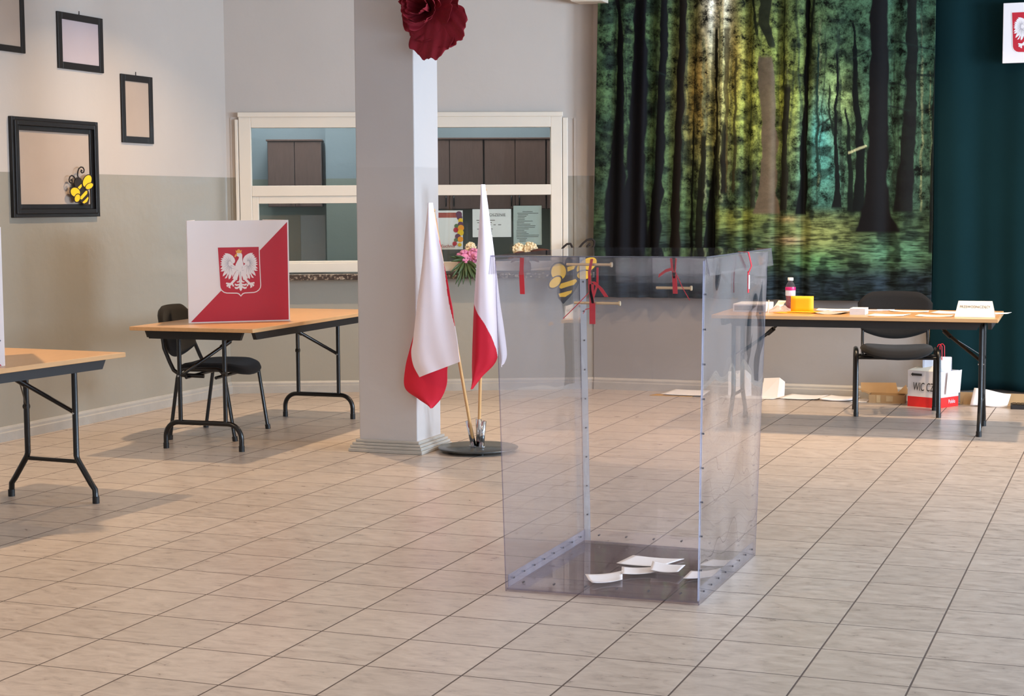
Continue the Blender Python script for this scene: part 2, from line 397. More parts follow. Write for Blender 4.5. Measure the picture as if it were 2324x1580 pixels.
# right wall with its windows and rear wall (behind the photographer)
mb = MB(); ys = [-4.3] + [v for ab in WIN_Y for v in ab] + [BY]
for i in range(0, len(ys), 2):
    mb.box((RWX+0.1, (ys[i]+ys[i+1])/2, CZ/2), (0.2, ys[i+1]-ys[i], CZ))
for a, b in WIN_Y:
    mb.box((RWX+0.1, (a+b)/2, 0.45), (0.2, b-a, 0.9)); mb.box((RWX+0.1, (a+b)/2, (2.8+CZ)/2), (0.2, b-a, CZ-2.8))
struct(mb.build('wall_right', M_wallr))
for i, (a, b) in enumerate(WIN_Y):
    f = MB()
    for y in (a+0.03, (a+b)/2, b-0.03): f.box((RWX+0.1, y, 1.85), (0.07, 0.06, 1.9))
    for z in (0.93, 2.77): f.box((RWX+0.1, (a+b)/2, z), (0.07, b-a, 0.06))
    struct(f.build('window_%d' % (i+2), M_pvc))
mb = MB(); mb.box(((LX+RWX)/2, -4.4, 0.45), (RWX-LX, 0.2, 0.9)); mb.box(((LX+RWX)/2, -4.4, 3.2), (RWX-LX, 0.2, 0.7))
mb.box((-6.4, -4.4, 1.875), (0.7, 0.2, 1.95)); mb.box((0.8, -4.4, 1.875), (7.6, 0.2, 1.95))
struct(mb.build('wall_rear', M_wallr))

# pillar
PX0, PX1, PY0, PY1 = -4.415, -4.032, 9.045, 9.40
struct(MB().box(((PX0+PX1)/2, (PY0+PY1)/2, CZ/2+0.03), (PX1-PX0, PY1-PY0, CZ-0.06)).build('wall_pillar', M_pillar, bevel=0.006))
mb = MB()
for z0, z1, o in ((0, 0.022, 0.052), (0.022, 0.04, 0.044), (0.04, 0.056, 0.034), (0.056, 0.074, 0.018)):
    mb.box(((PX0+PX1)/2, (PY0+PY1)/2, (z0+z1)/2), (PX1-PX0+2*o, PY1-PY0+2*o, z1-z0))
struct(mb.build('baseboard_pillar', M_skirt, bevel=0.004))
# skirtings
def skirt(name, a, b, nrm):
    a = Vector(a); b = Vector(b); nrm = Vector(nrm); mb = MB()
    prof = [(0, 0), (0.022, 0), (0.022, 0.055), (0.014, 0.062), (0.014, 0.078), (0.006, 0.092), (0, 0.094)]
    vs = [e + nrm*p + Vector((0, 0, z)) for e in (a, b) for p, z in prof]; n = len(prof)
    mb.add(vs, [(i, i+1, n+i+1, n+i) for i in range(n-1)] + [tuple(range(n)), tuple(range(2*n-1, n-1, -1))])
    return struct(mb.build(name, M_skirt))
skirt('baseboard_left', (LX, -4.2, 0), (LX, 11.53, 0), (1, 0, 0))
skirt('baseboard_back_left', wp(0.0, 0), wp(WEND-0.01, 0), -WN)
skirt('baseboard_back', (-4.11, BY, 0), (RWX, BY, 0), (0, -1, 0))
# old opening outline on the angled wall + cream beam end near the curtain
mb = MB()
wbox(mb, 2.735, 2.755, 0.95, 2.165, -0.012, 0); wbox(mb, WS1+0.02, 2.745, 2.155, 2.17, -0.006, 0)
wbox(mb, 0.035, 0.045, 0.95, 2.17, -0.006, 0); wbox(mb, 0.04, WS0, 2.165, 2.172, -0.006, 0)
struct(mb.build('trim_1', M_wall))
struct(MB().prism([(-4.34, 12.44, 3.16), (-4.20, 12.44, 3.045), (-3.95, 12.44, 3.035), (-3.95, 12.44, 3.16)], (0, 0.2, 0)).build('trim_2', M_pvc, bevel=0.004))
struct(MB().box((-1.49, BY-0.01, 1.5), (0.03, 0.02, 3.0)).build('trim_3', M_backing))

# serving window: frame, glass, sill
mb = MB()
def fr(s0, s1, z0, z1, d0=-0.03, d1=0.05): wbox(mb, s0, s1, z0, z1, d0, d1)
fr(WS0, WS0+0.095, WZ0, WZ1); fr(WS1-0.09, WS1, WZ0, WZ1)
fr(WS0+0.095, WS1-0.09, 2.09, WZ1); fr(WS0+0.095, WS1-0.09, WZ0, 1.03)
fr(WS0+0.095, WS1-0.09, 1.556, 1.638)
fr(1.16, 1.26, 1.03, 1.556); fr(1.16, 1.26, 1.638, 2.09)
# inner sash of the left lower pane
fr(WS0+0.095, 0.245, 1.03, 1.556, -0.015, 0.04); fr(0.245, 1.16, 1.498, 1.556, -0.015, 0.04); fr(0.245, 1.16, 1.03, 1.045, -0.015, 0.04)
# outer cover beads
fr(WS0-0.005, WS1+0.005, WZ1-0.032, WZ1+0.004, -0.05, -0.03); fr(WS0-0.03, WS0-0.004, WZ0, WZ1-0.05, -0.03, 0.0)
fr(WS1+0.004, WS1+0.045, WZ0, WZ1-0.04, -0.03, 0.0)
struct(mb.build('window_1', M_pvc, bevel=0.004))
mb = MB(); wbox(mb, WS0+0.09, WS1-0.085, 1.025, 2.095, 0.012, 0.018)
struct(mb.build('window_glass', M_glass)).parent = bpy.data.objects['window_1']
mb = MB(); wbox(mb, WS0-0.02, WS1+0.24, 0.90, 0.945, -0.16, -0.002); wbox(mb, WS0+0.002, WS1-0.002, 0.90, 0.945, -0.002, 0.16)
s_ = struct(mb.build('window_sill', M_granite, bevel=0.004)); s_.parent = bpy.data.objects['window_1']

# kitchen room behind the window
KD = 2.0
mb = MB(); wbox(mb, -0.5, 3.9, 0, CZ, KD, KD+0.1); wbox(mb, 0.70, 1.30, 0, CZ, KD-0.28, KD)
wbox(mb, -0.45, -0.35, 0, CZ, 0.165, KD); wbox(mb, 3.8, 3.9, 0, CZ, 0.165, KD)
struct(mb.build('wall_kitchen', M_kitchen))
mb = MB(); wbox(mb, -0.5, 3.9, -0.08, -0.0, 0.17, KD); struct(mb.build('floor_kitchen', M_floor))
for i, (s, e) in enumerate(((0.4, 22), (2.3, 18))):
    d = bpy.data.lights.new('kitchen_light', 'AREA'); d.size = 0.8; d.energy = e*2.1; d.color = (0.92, 0.96, 1.0)
    o = bpy.data.objects.new('kitchen_light', d); COL.objects.link(o); o.location = wp(s, 3.3, 1.1)
def cabinet(s0, s1, z0, z1, doors, label, first=None):
    c = wp((s0+s1)/2, z0, KD-0.17)
    t = thing('wall_cabinet', label, 'cabinet', c, math.atan2(WT.y, WT.x), 'brown wall cabinets in the kitchen')
    W, H = s1-s0, z1-z0
    MB().box((0, 0.01, H/2), (W, 0.30, H)).box((0, -0.005, H+0.008), (W+0.02, 0.33, 0.016)).build('body', M_cab, t, bevel=0.003)
    dw = W/doors
    for k in range(doors):
        x = -W/2 + dw*(k+.5)
        dr = MB().box((x, -0.152, H/2), (dw-0.008, 0.018, H-0.01)).build('door', M_cab, t, bevel=0.002)
        hx = x + (dw/2-0.035)*(1 if k % 2 == 0 else -1)
        MB().tube([(hx, -0.162, 0.03), (hx, -0.19, 0.04), (hx, -0.19, 0.11), (hx, -0.162, 0.12)], 0.006, 8).build('handle', M_black, dr)
    return t
cabinet(0.19, 0.665, 1.47, 2.05, 2, 'dark brown wall cabinet with two doors, left of the kitchen corner')
cabinet(1.50, 2.10, 1.44, 2.06, 2, 'dark brown wall cabinet seen right beside the pillar')
cabinet(2.11, 2.66, 1.44, 2.06, 2, 'dark brown wall cabinet above the hanging paper notices')
cabinet(2.67, 3.20, 1.44, 2.06, 2, 'dark brown wall cabinet at the right end of the kitchen window')
# ceiling lamps (above the frame of the photograph)
for i, (x, y, e) in enumerate(LAMPS):
    t = thing('ceiling_light', 'small round downlight under the hall ceiling', 'ceiling light', (x, y, CZ), 0, 'round ceiling downlights')
    MB().lathe([(0.13, -0.001), (0.14, -0.02), (0.14, -0.05), (0.125, -0.05), (0.12, -0.02)], n=24).build('housing', M_pvc, t)

# ------------------------------------------------------------------ picture frames on the left wall
def picture(y0, y1, z0, z1, w, mat, label, deep=0.016, profile=False, hook=True):
    t = thing('picture_frame', label, 'picture frame', (LX, (y0+y1)/2, z0), 0, 'black frames on the left wall')
    W, H = y1-y0, z1-z0; mb = MB()
    def bar(a, b, c, d, th): mb.box((th/2, (a+b)/2, (c+d)/2), (th, b-a, d-c))
    def ring(i0, i1, th):
        bar(-W/2+i0, -W/2+i1, i0, H-i0, th); bar(W/2-i1, W/2-i0, i0, H-i0, th)
        bar(-W/2+i1, W/2-i1, i0, i1, th); bar(-W/2+i1, W/2-i1, H-i1, H-i0, th)
    if profile:
        ring(0, w*0.28, deep*0.8); ring(w*0.28, w*0.62, deep); ring(w*0.62, w, deep*0.55)
    else: ring(0, w, deep)
    mb.build('frame_moulding', M_frame, t, bevel=0.003)
    MB().box((0.004, 0, H/2), (0.006, W-0.01, H-0.01)).build('backing_board', mat, t)
    if hook: MB().tube([(0.004, 0, H-0.005), (0.004, 0, H+0.025)], 0.003, 6).build('hanger', M_frame, t)
    return t
picture(9.371, 9.883, 2.397, 2.769, 0.046, M_backingp, 'nearly square black frame with pale pink empty board, upper middle')
picture(10.09, 10.485, 1.932, 2.411, 0.046, M_backing, 'narrow upright black frame with beige board, nearest the room corner')
picture(8.84, 9.775, 1.415, 2.058, 0.085, M_backing, 'large black frame with grooved moulding and a bee on it', 0.035, True, False)
picture(8.42, 9.022, 2.462, 2.95, 0.040, M_backing, 'black frame cut by the upper left corner of the photo')

# bee decorations
def bee(name, label, M3, sc_=1.0):
    """M3(x, y, depth): sheet coordinates -> world. Drawn on a 90 x 120 raster."""
    t = thing(name, label, 'decoration', M3(45, 60, 0), 0, None)
    o = Vector(t.location)
    def P(pts, d): return [Vector(M3(x/13.17, y/13.17, d)) - o for x, y in pts]
    def ell(cx, cy, rx, ry, ang, n=22):
        a = R(ang); return [(cx+rx*math.cos(q)*math.cos(a)-ry*math.sin(q)*math.sin(a), cy+rx*math.cos(q)*math.sin(a)+ry*math.sin(q)*math.cos(a)) for q in [2*math.pi*k/n for k in range(n)]]
    dd = Vector(M3(0, 0, 0.006)) - Vector(M3(0, 0, 0))
    body = MB()
    body.prism(P([(480, 540), (540, 535), (590, 570), (620, 640), (620, 760), (700, 860), (790, 930), (815, 1030), (810, 1150), (770, 1365), (640, 1330), (560, 1250), (520, 1160), (530, 980), (430, 830), (395, 740), (400, 640), (430, 580)], 0), dd, 0)
    body.build('bee_body', M_beek, t)
    st = MB()
    for pl in ([(485, 830), (590, 730), (600, 800), (530, 890)], [(545, 1110), (715, 920), (755, 930), (745, 1010), (590, 1180), (550, 1170)], [(605, 1265), (770, 1100), (780, 1150), (730, 1250), (650, 1300)]):
        st.prism(P(pl, 0.0061), dd*0.2, 0)
    st.build('bee_stripes', M_beey, t)
    for cx, cy, rx, ry, an, k in ((750, 640, 215, 125, -65, 0.86), (800, 790, 150, 88, -35, 0.80), (405, 970, 165, 150, 50, 0.83), (450, 1140, 140, 88, -72, 0.80)):
        wg = MB(); z0 = 0.0063 if rx > 160 else 0.0085
        wg.prism(P(ell(cx, cy, rx, ry, an), z0), dd*0.3, 0)
        wg.prism(P(ell(cx, cy, rx*k, ry*k, an), z0+0.0019), dd*0.15, 1)
        wg.build('bee_wing', [M_beek, M_beey], t)
    for pts in ([(500, 545), (480, 480), (490, 380), (520, 290), (580, 235), (640, 245), (675, 310), (660, 385), (610, 405), (580, 370), (590, 320), (615, 345)],
                [(425, 600), (380, 520), (320, 485), (270, 520), (245, 600), (250, 670), (290, 710), (330, 680), (330, 620), (300, 600), (290, 640)]):
        sm = []
        for i in range(len(pts)-1):
            a, b = pts[i], pts[i+1]; sm += [(a[0]+(b[0]-a[0])*k/3, a[1]+(b[1]-a[1])*k/3) for k in range(3)]
        MB().tube(P(sm+[pts[-1]], 0.008), 0.0045*sc_, 7).build('bee_antenna', M_beek, t)
    return t
bee('bee_decoration', 'black and yellow cut-out bee on the corner of the large black frame',
    lambda x, y, d: (LX+0.036+d, 9.3082+x*13.17*0.0004+ (0.0) , 1.8028-y*13.17*0.00023))

def bee_wall(s0, zc, size, label, flip=False):
    def M3(x, y, d):
        u = (x-45)/90*size*0.95; v = (60-y)/90*size
        a = R(-33) if not flip else R(30); u, v = u*math.cos(a)-v*math.sin(a), u*math.sin(a)+v*math.cos(a)
        return wp(s0+(-u if flip else u), zc+v, -0.172-d)
    return bee('bee_decoration', label, M3, 1.9)
bee_wall(2.715, 0.975, 0.58, 'large cut-out bee on the sill end by the serving window, behind the ballot box')

# ------------------------------------------------------------------ forest curtain (a printed picture on pleated cloth)
def smooth(a, b, x):
    t = np.clip((x-a)/(b-a), 0, 1); return t*t*(3-2*t)
def vnoise(x, y, seed):
    rs = np.random.RandomState(seed); G = rs.rand(256, 256)
    xi = np.floor(x).astype(int); yi = np.floor(y).astype(int); fx = x-xi; fy = y-yi
    fx = fx*fx*(3-2*fx); fy = fy*fy*(3-2*fy)
    a = G[xi % 256, yi % 256]; b = G[(xi+1) % 256, yi % 256]; c = G[xi % 256, (yi+1) % 256]; d = G[(xi+1) % 256, (yi+1) % 256]
    return a*(1-fx)*(1-fy)+b*fx*(1-fy)+c*(1-fx)*fy+d*fx*fy
def forest_curtain():
    X0, X1, Z0, Z1 = -4.03, -1.463, 0.745, 3.12
    nu, nv = 560, 520
    U, V = np.meshgrid(np.linspace(0, 1, nu+1), np.linspace(0, 1, nv+1))
    Z = Z1 + (Z0-Z1)*V
    X = X0 + (X1-X0)*U - (1-U)*0.055*V          # left edge drifts outwards towards the hem
    # picture raster (0..1775 across, 0..1540 down)
    pxx = 1640 + (X+3.033)*294.5 + (X+3.033)**2*8.6
    ztop = 3.064 - (X+4.0)*0.048; k = 291.7 + (X+4.0)*8.0
    px = (pxx-1340)*2.257; py = (ztop-Z)*k*2.257
    jit = (vnoise(px/60, py/90, 3)-.5)*16 + (vnoise(px/20, py/25, 4)-.5)*6
    pj = px + jit
    C = np.zeros(px.shape+(3,))
    def c(*rgb): return np.array(lin(rgb))
    base = c(58, 78, 50)
    C[:] = base
    def blend(col, wgt):
        C[:] = C*(1-wgt[..., None]) + col*wgt[..., None]
    n1 = vnoise(px/110, py/80, 11); n2 = vnoise(px/45, py/40, 12)
    blend(c(34, 56, 44), np.clip(n1*1.4-.45, 0, .8))
    blend(c(52, 82, 66), smooth(1000, 1500, px)*0.65)
    blend(c(122, 130, 66), np.exp(-((px-760)/290)**2-((py-330)/420)**2)*0.80)
    blend(c(140, 112, 58), np.exp(-((px-560)/110)**2-((py-420)/330)**2)*0.75)
    blend(c(168, 140, 66), np.exp(-((px-740)/60)**2-((py-300)/200)**2)*0.6)
    blend(c(236, 226, 206), np.exp(-((px-640)/62)**2-((py+20)/260)**2)*0.98)
    blend(c(200, 206, 150), np.exp(-((px-655)/26)**2-((py-300)/420)**2)*0.75)
    blend(c(165, 175, 70), np.exp(-((px-930)/230)**2-((py-520)/260)**2)*0.35)
    blend(c(66, 140, 140), np.exp(-((px-1165)/75)**2-((py-690)/190)**2)*0.75)
    blend(c(64, 120, 112), np.exp(-((px-1190)/110)**2-((py-930)/160)**2)*0.6)
    blend(c(150, 175, 110), np.exp(-((px-1280)/70)**2-((py-480)/120)**2)*0.5)
    blend(c(24, 34, 34), smooth(1540, 1800, px)*smooth(200, 900, py)*0.55)
    blend(c(22, 28, 26), smooth(520, 60, px)*smooth(300, 1100, py)*0.55)
    blend(c(28, 36, 30), smooth(880, 1060, py)*smooth(620, 780, px)*0.35)
    # forest floor
    g = smooth(1040, 1120, py)
    blend(c(52, 70, 48), g*0.7)
    blend(c(128, 138, 66), g*np.exp(-((px-760)/130)**2-((py-1080)/90)**2)*0.8)
    blend(c(118, 126, 74), g*np.exp(-((px-1180)/190)**2-((py-1200)/110)**2)*0.75)
    blend(c(76, 124, 80), g*np.exp(-((px-1170)/120)**2-((py-1350)/70)**2)*0.65)
    blend(c(70, 110, 84), g*np.exp(-((px-1560)/190)**2-((py-1290)/70)**2)*0.6)
    blend(c(128, 108, 86), g*np.exp(-((px-1020)/70)**2-((py-1230)/22)**2)*0.75)
    blend(c(150, 130, 90), g*np.exp(-((px-1010)/60)**2-((py-1120)/18)**2)*0.5)
    blend(c(22, 28, 42), smooth(1320, 1440, py)*0.85)
    blend(c(18, 24, 30), smooth(1150, 1260, py)*smooth(700, 520, px)*0.75)
    # shadowy gaps and pale far-off trunks between the big ones
    cl_ = vnoise(px/75, py/55, 21)*.6 + vnoise(px/30, py/26, 22)*.4
    blend(c(14, 22, 20), smooth(.52, .72, cl_)*0.75*(1-np.exp(-((px-720)/200)**2-((py-200)/300)**2)*.8))
    rs_ = np.random.RandomState(5)
    for k_ in range(46):
        tx = 80 + rs_.rand()*1680; ty = rs_.rand()*500; by = 950+rs_.rand()*150; tw = 5+rs_.rand()*14; le = (rs_.rand()-.5)*60
        cx_ = tx + le*(py-ty)/700
        wt_ = smooth(.5, .3, np.abs(pj-cx_)/tw)*smooth(ty-40, ty, py)*smooth(by+15, by-10, py)
        dk = rs_.rand()
        blend(c(26, 36, 30) if dk < .7 else c(96, 104, 76), wt_*(.35+.4*rs_.rand()))
    leaf = np.ones(px.shape)
    leaf *= 1-0.35*g
    trunks = [  # tree trunks and one painted fold line: (points (x, y, width), colour, blend)
        ([(130, 0, 22), (142, 200, 34), (140, 500, 60), (125, 800, 84), (115, 1290, 130)], (24, 24, 32), 1),
        ([(245, 0, 66), (240, 300, 78), (232, 600, 92), (218, 900, 104), (205, 1300, 150)], (22, 20, 30), 1),
        ([(368, 0, 34), (356, 400, 40), (338, 900, 52), (300, 1290, 96)], (20, 20, 24), 1),
        ([(462, 0, 44), (452, 350, 44), (432, 800, 44), (418, 1290, 66)], (44, 34, 26), 1),
        ([(515, 650, 10), (500, 1290, 20)], (14, 16, 18), .9),
        ([(575, 700, 22), (560, 1000, 36), (540, 1290, 46)], (22, 20, 14), .9),
        ([(622, 150, 10), (626, 700, 14), (606, 1000, 26), (600, 1290, 66)], (14, 12, 12), .95),  # no trunk: dark line of a pleat, its shade painted into the print
        ([(642, 700, 26), (640, 1000, 34)], (60, 58, 46), .8),
        ([(690, 150, 34), (690, 560, 20), (680, 980, 34)], (88, 66, 34), .75),
        ([(674, 640, 24), (678, 990, 30)], (28, 28, 22), .9),
        ([(742, 300, 12), (735, 980, 20)], (64, 58, 34), .8),
        ([(826, 0, 14), (850, 180, 18)], (34, 44, 32), .9),
        ([(892, 0, 62), (885, 120, 66), (930, 240, 26)], (48, 52, 44), .9),
        ([(896, 300, 78), (905, 500, 86), (915, 760, 80), (908, 1000, 84), (905, 1090, 140)], (140, 122, 100), .95),
        ([(835, 880, 26), (838, 1060, 34)], (58, 60, 52), .85),
        ([(1003, 450, 34), (996, 800, 40), (988, 1075, 52)], (56, 56, 50), .95),
        ([(985, 0, 8), (985, 450, 12)], (40, 46, 34), .8),
        ([(1108, 0, 24), (1103, 400, 26), (1092, 800, 34), (1080, 1095, 54)], (12, 14, 12), 1),
        ([(1140, 0, 16), (1118, 320, 20)], (30, 42, 34), .9),
        ([(1166, 230, 8), (1168, 600, 12), (1170, 880, 18)], (26, 62, 60), .9),
        ([(1222, 440, 10), (1232, 600, 14), (1256, 690, 20)], (28, 44, 36), .9),
        ([(1264, 280, 10), (1262, 700, 18), (1266, 960, 28), (1268, 1060, 54)], (22, 30, 30), 1),
        ([(1345, 120, 12), (1352, 340, 24), (1370, 560, 36), (1388, 760, 46), (1380, 1080, 66)], (24, 36, 38), 1),
        ([(1310, 560, 8), (1328, 680, 18), (1336, 1080, 38)], (28, 42, 42), .95),
        ([(1478, 0, 92), (1480, 300, 98), (1476, 800, 116), (1470, 1020, 128), (1472, 1110, 170), (1475, 1185, 260)], (26, 24, 28), 1),
        ([(1640, 0, 58), (1648, 400, 64), (1632, 800, 84), (1612, 1080, 120)], (34, 34, 38), .95),
        ([(1770, 300, 20), (1765, 1290, 26)], (20, 26, 28), .9)]
    for pts, col, al in trunks:
        ysx = np.array([p[1] for p in pts]); cx = np.interp(py, ysx, [p[0] for p in pts]); wd = np.interp(py, ysx, [p[2] for p in pts])
        ins = smooth(0.5, 0.42, np.abs(pj-cx)/wd)*smooth(ysx[0]-25, ysx[0], py)*smooth(ysx[-1]+12, ysx[-1]-6, py)*al
        sh = 0.85 + 0.5*np.clip((pj-cx)/wd+.3, 0, 1)
        cc = c(*[v_*(0.5 if max(col) < 60 else 0.66) for v_ in col])[None, None, :]*sh[..., None]
        C[:] = C*(1-ins[..., None]) + cc*ins[..., None]
        leaf *= 1-ins*0.92
    # thin dark branches
    for (ax, ay, bx, by, wd) in ((1430, 250, 1330, 300, 7), (1530, 420, 1620, 430, 8), (1530, 540, 1640, 560, 7), (1540, 200, 1760, 250, 6), (1680, 380, 1760, 380, 8), (300, 350, 370, 380, 6), (1170, 640, 1230, 600, 6), (1390, 700, 1420, 620, 14)):
        t = np.clip(((px-ax)*(bx-ax)+(py-ay)*(by-ay))/((bx-ax)**2+(by-ay)**2), 0, 1)
        d = np.hypot(px-ax-t*(bx-ax), py-ay-t*(by-ay)+jit*.6)
        blend(c(22, 32, 30), smooth(wd, wd*.4, d)*0.85)
    t = np.clip((px-1325)/95, 0, 1); d = np.abs(py-(780-t*40)+jit*.5); blend(c(170, 176, 140), smooth(9, 3, d)*((px > 1325) & (px < 1420))*0.8)
    # pleats: real folds in the cloth
    Y = np.full(px.shape, 12.615)
    for fx, wd, am in ((108, 34, .05), (205, 40, .05), (292, 26, .06), (395, 28, .035), (500, 26, .05), (624, 22, .075), (700, 30, .02), (795, 22, .05), (962, 24, .05), (1098, 24, .045), (1300, 60, .012), (1535, 50, .03), (1700, 60, .015)):
        drift = (py-700)*(-0.02 if fx < 700 else -0.008)
        Y += am*1.25*np.exp(-((px-fx-drift)/wd)**2)
    Y -= 0.02*np.sin(px/95.0)*smooth(1000, 500, px) + 0.008*np.sin(px/150.0+1)
    Y = np.minimum(Y-.02, 12.70)
    nvt = (nu+1)*(nv+1)
    co = np.stack([X, Y, Z], -1).reshape(-1, 3)
    me = bpy.data.meshes.new('forest_curtain')
    me.vertices.add(nvt); me.vertices.foreach_set('co', co.ravel())
    i = np.arange(nu)[None, :] + np.arange(nv)[:, None]*(nu+1)
    q = np.stack([i, i+nu+1, i+nu+2, i+1], -1).reshape(-1)
    nf = nu*nv
    me.loops.add(nf*4); me.loops.foreach_set('vertex_index', q)
    me.polygons.add(nf); me.polygons.foreach_set('loop_start', np.arange(0, nf*4, 4)); 
    me.polygons.foreach_set('use_smooth', np.ones(nf, bool))
    me.update(calc_edges=True)
    at = me.color_attributes.new('print', 'FLOAT_COLOR', 'POINT')
    at.data.foreach_set('color', np.concatenate([C, leaf[..., None]], -1).reshape(-1).astype(np.float32))
    m, t, p = nmat('printed_forest_cloth')
    vc = N(t, 'ShaderNodeVertexColor', layer_name='print')
    tc = N(t, 'ShaderNodeTexCoord'); mp = N(t, 'ShaderNodeMapping'); mp.inputs['Scale'].default_value = (1, 0.05, 1.0); L(t, tc.outputs['Object'], mp.inputs[0])
    a = N(t, 'ShaderNodeTexNoise'); a.inputs['Scale'].default_value = 34; a.inputs['Detail'].default_value = 8; a.inputs['Roughness'].default_value = .82; L(t, mp.outputs[0], a.inputs['Vector'])
    b = N(t, 'ShaderNodeTexNoise'); b.inputs['Scale'].default_value = 13; b.inputs['Detail'].default_value = 3; L(t, mp.outputs[0], b.inputs['Vector'])
    mp2 = N(t, 'ShaderNodeMapping'); mp2.inputs['Scale'].default_value = (9, 0.05, 60); L(t, tc.outputs['Object'], mp2.inputs[0])
    hz = N(t, 'ShaderNodeTexNoise'); hz.inputs['Scale'].default_value = 1; hz.inputs['Detail'].default_value = 4; hz.inputs['Distortion'].default_value = 0.6; L(t, mp2.outputs[0], hz.inputs['Vector'])
    sp = N(t, 'ShaderNodeSeparateXYZ'); L(t, tc.outputs['Object'], sp.inputs[0])
    lowm = N(t, 'ShaderNodeMapRange'); L(t, sp.outputs[2], lowm.inputs[0]); lowm.inputs[1].default_value = 1.55; lowm.inputs[2].default_value = 1.2; lowm.inputs[3].default_value = 0; lowm.inputs[4].default_value = 1
    v1 = math_n(t, 'ADD', math_n(t, 'MULTIPLY', a.outputs[0], .62), math_n(t, 'MULTIPLY', b.outputs[0], .38))
    v2 = math_n(t, 'ADD', math_n(t, 'MULTIPLY', hz.outputs[0], .75), math_n(t, 'MULTIPLY', b.outputs[0], .25))
    mv = N(t, 'ShaderNodeMix', data_type='FLOAT'); L(t, lowm.outputs[0], mv.inputs[0]); L(t, v1, mv.inputs[2]); L(t, v2, mv.inputs[3])
    mr = N(t, 'ShaderNodeMapRange'); L(t, mv.outputs[0], mr.inputs[0]); mr.inputs[1].default_value = .41; mr.inputs[2].default_value = .60; mr.inputs[3].default_value = .04; mr.inputs[4].default_value = 2.5
    mm = N(t, 'ShaderNodeMix', data_type='FLOAT'); L(t, vc.outputs['Alpha'], mm.inputs[0]); mm.inputs[2].default_value = 1.0; L(t, mr.outputs[0], mm.inputs[3])
    mu = N(t, 'ShaderNodeVectorMath', operation='SCALE'); L(t, vc.outputs['Color'], mu.inputs[0]); L(t, mm.outputs[0], mu.inputs['Scale'])
    L(t, mu.outputs[0], p.inputs['Base Color']); p.inputs['Roughness'].default_value = 0.7; p.inputs['Specular IOR Level'].default_value = 0.12
    me.materials.append(m)
    o = bpy.data.objects.new('forest_curtain', me); COL.objects.link(o)
    q = o.modifiers.new('thickness', 'SOLIDIFY'); q.thickness = 0.002
    return tag(o, 'long curtain printed with a green and gold forest of dark tree trunks', 'curtain')
forest_curtain()
# teal curtain
mb = MB()
def tealf(u, v):
    x = -1.475 + u*1.25; z = 3.2 - v*3.1
    y = 12.635 + 0.022*math.sin(x*11+1.2*math.sin(x*4.3)) + 0.004*math.sin(x*31)*(0.3+v) - 0.012*v*math.sin(x*6)
    return (x + 0.01*math.sin(z*2+x*5), y, z + 0.008*math.sin(x*11)*v)
mb.grid(tealf, 140, 40)
tag(mb.build('teal_curtain', M_teal, solid=0.003, fixn=False), 'plain dark teal curtain in deep folds right of the forest print', 'curtain')

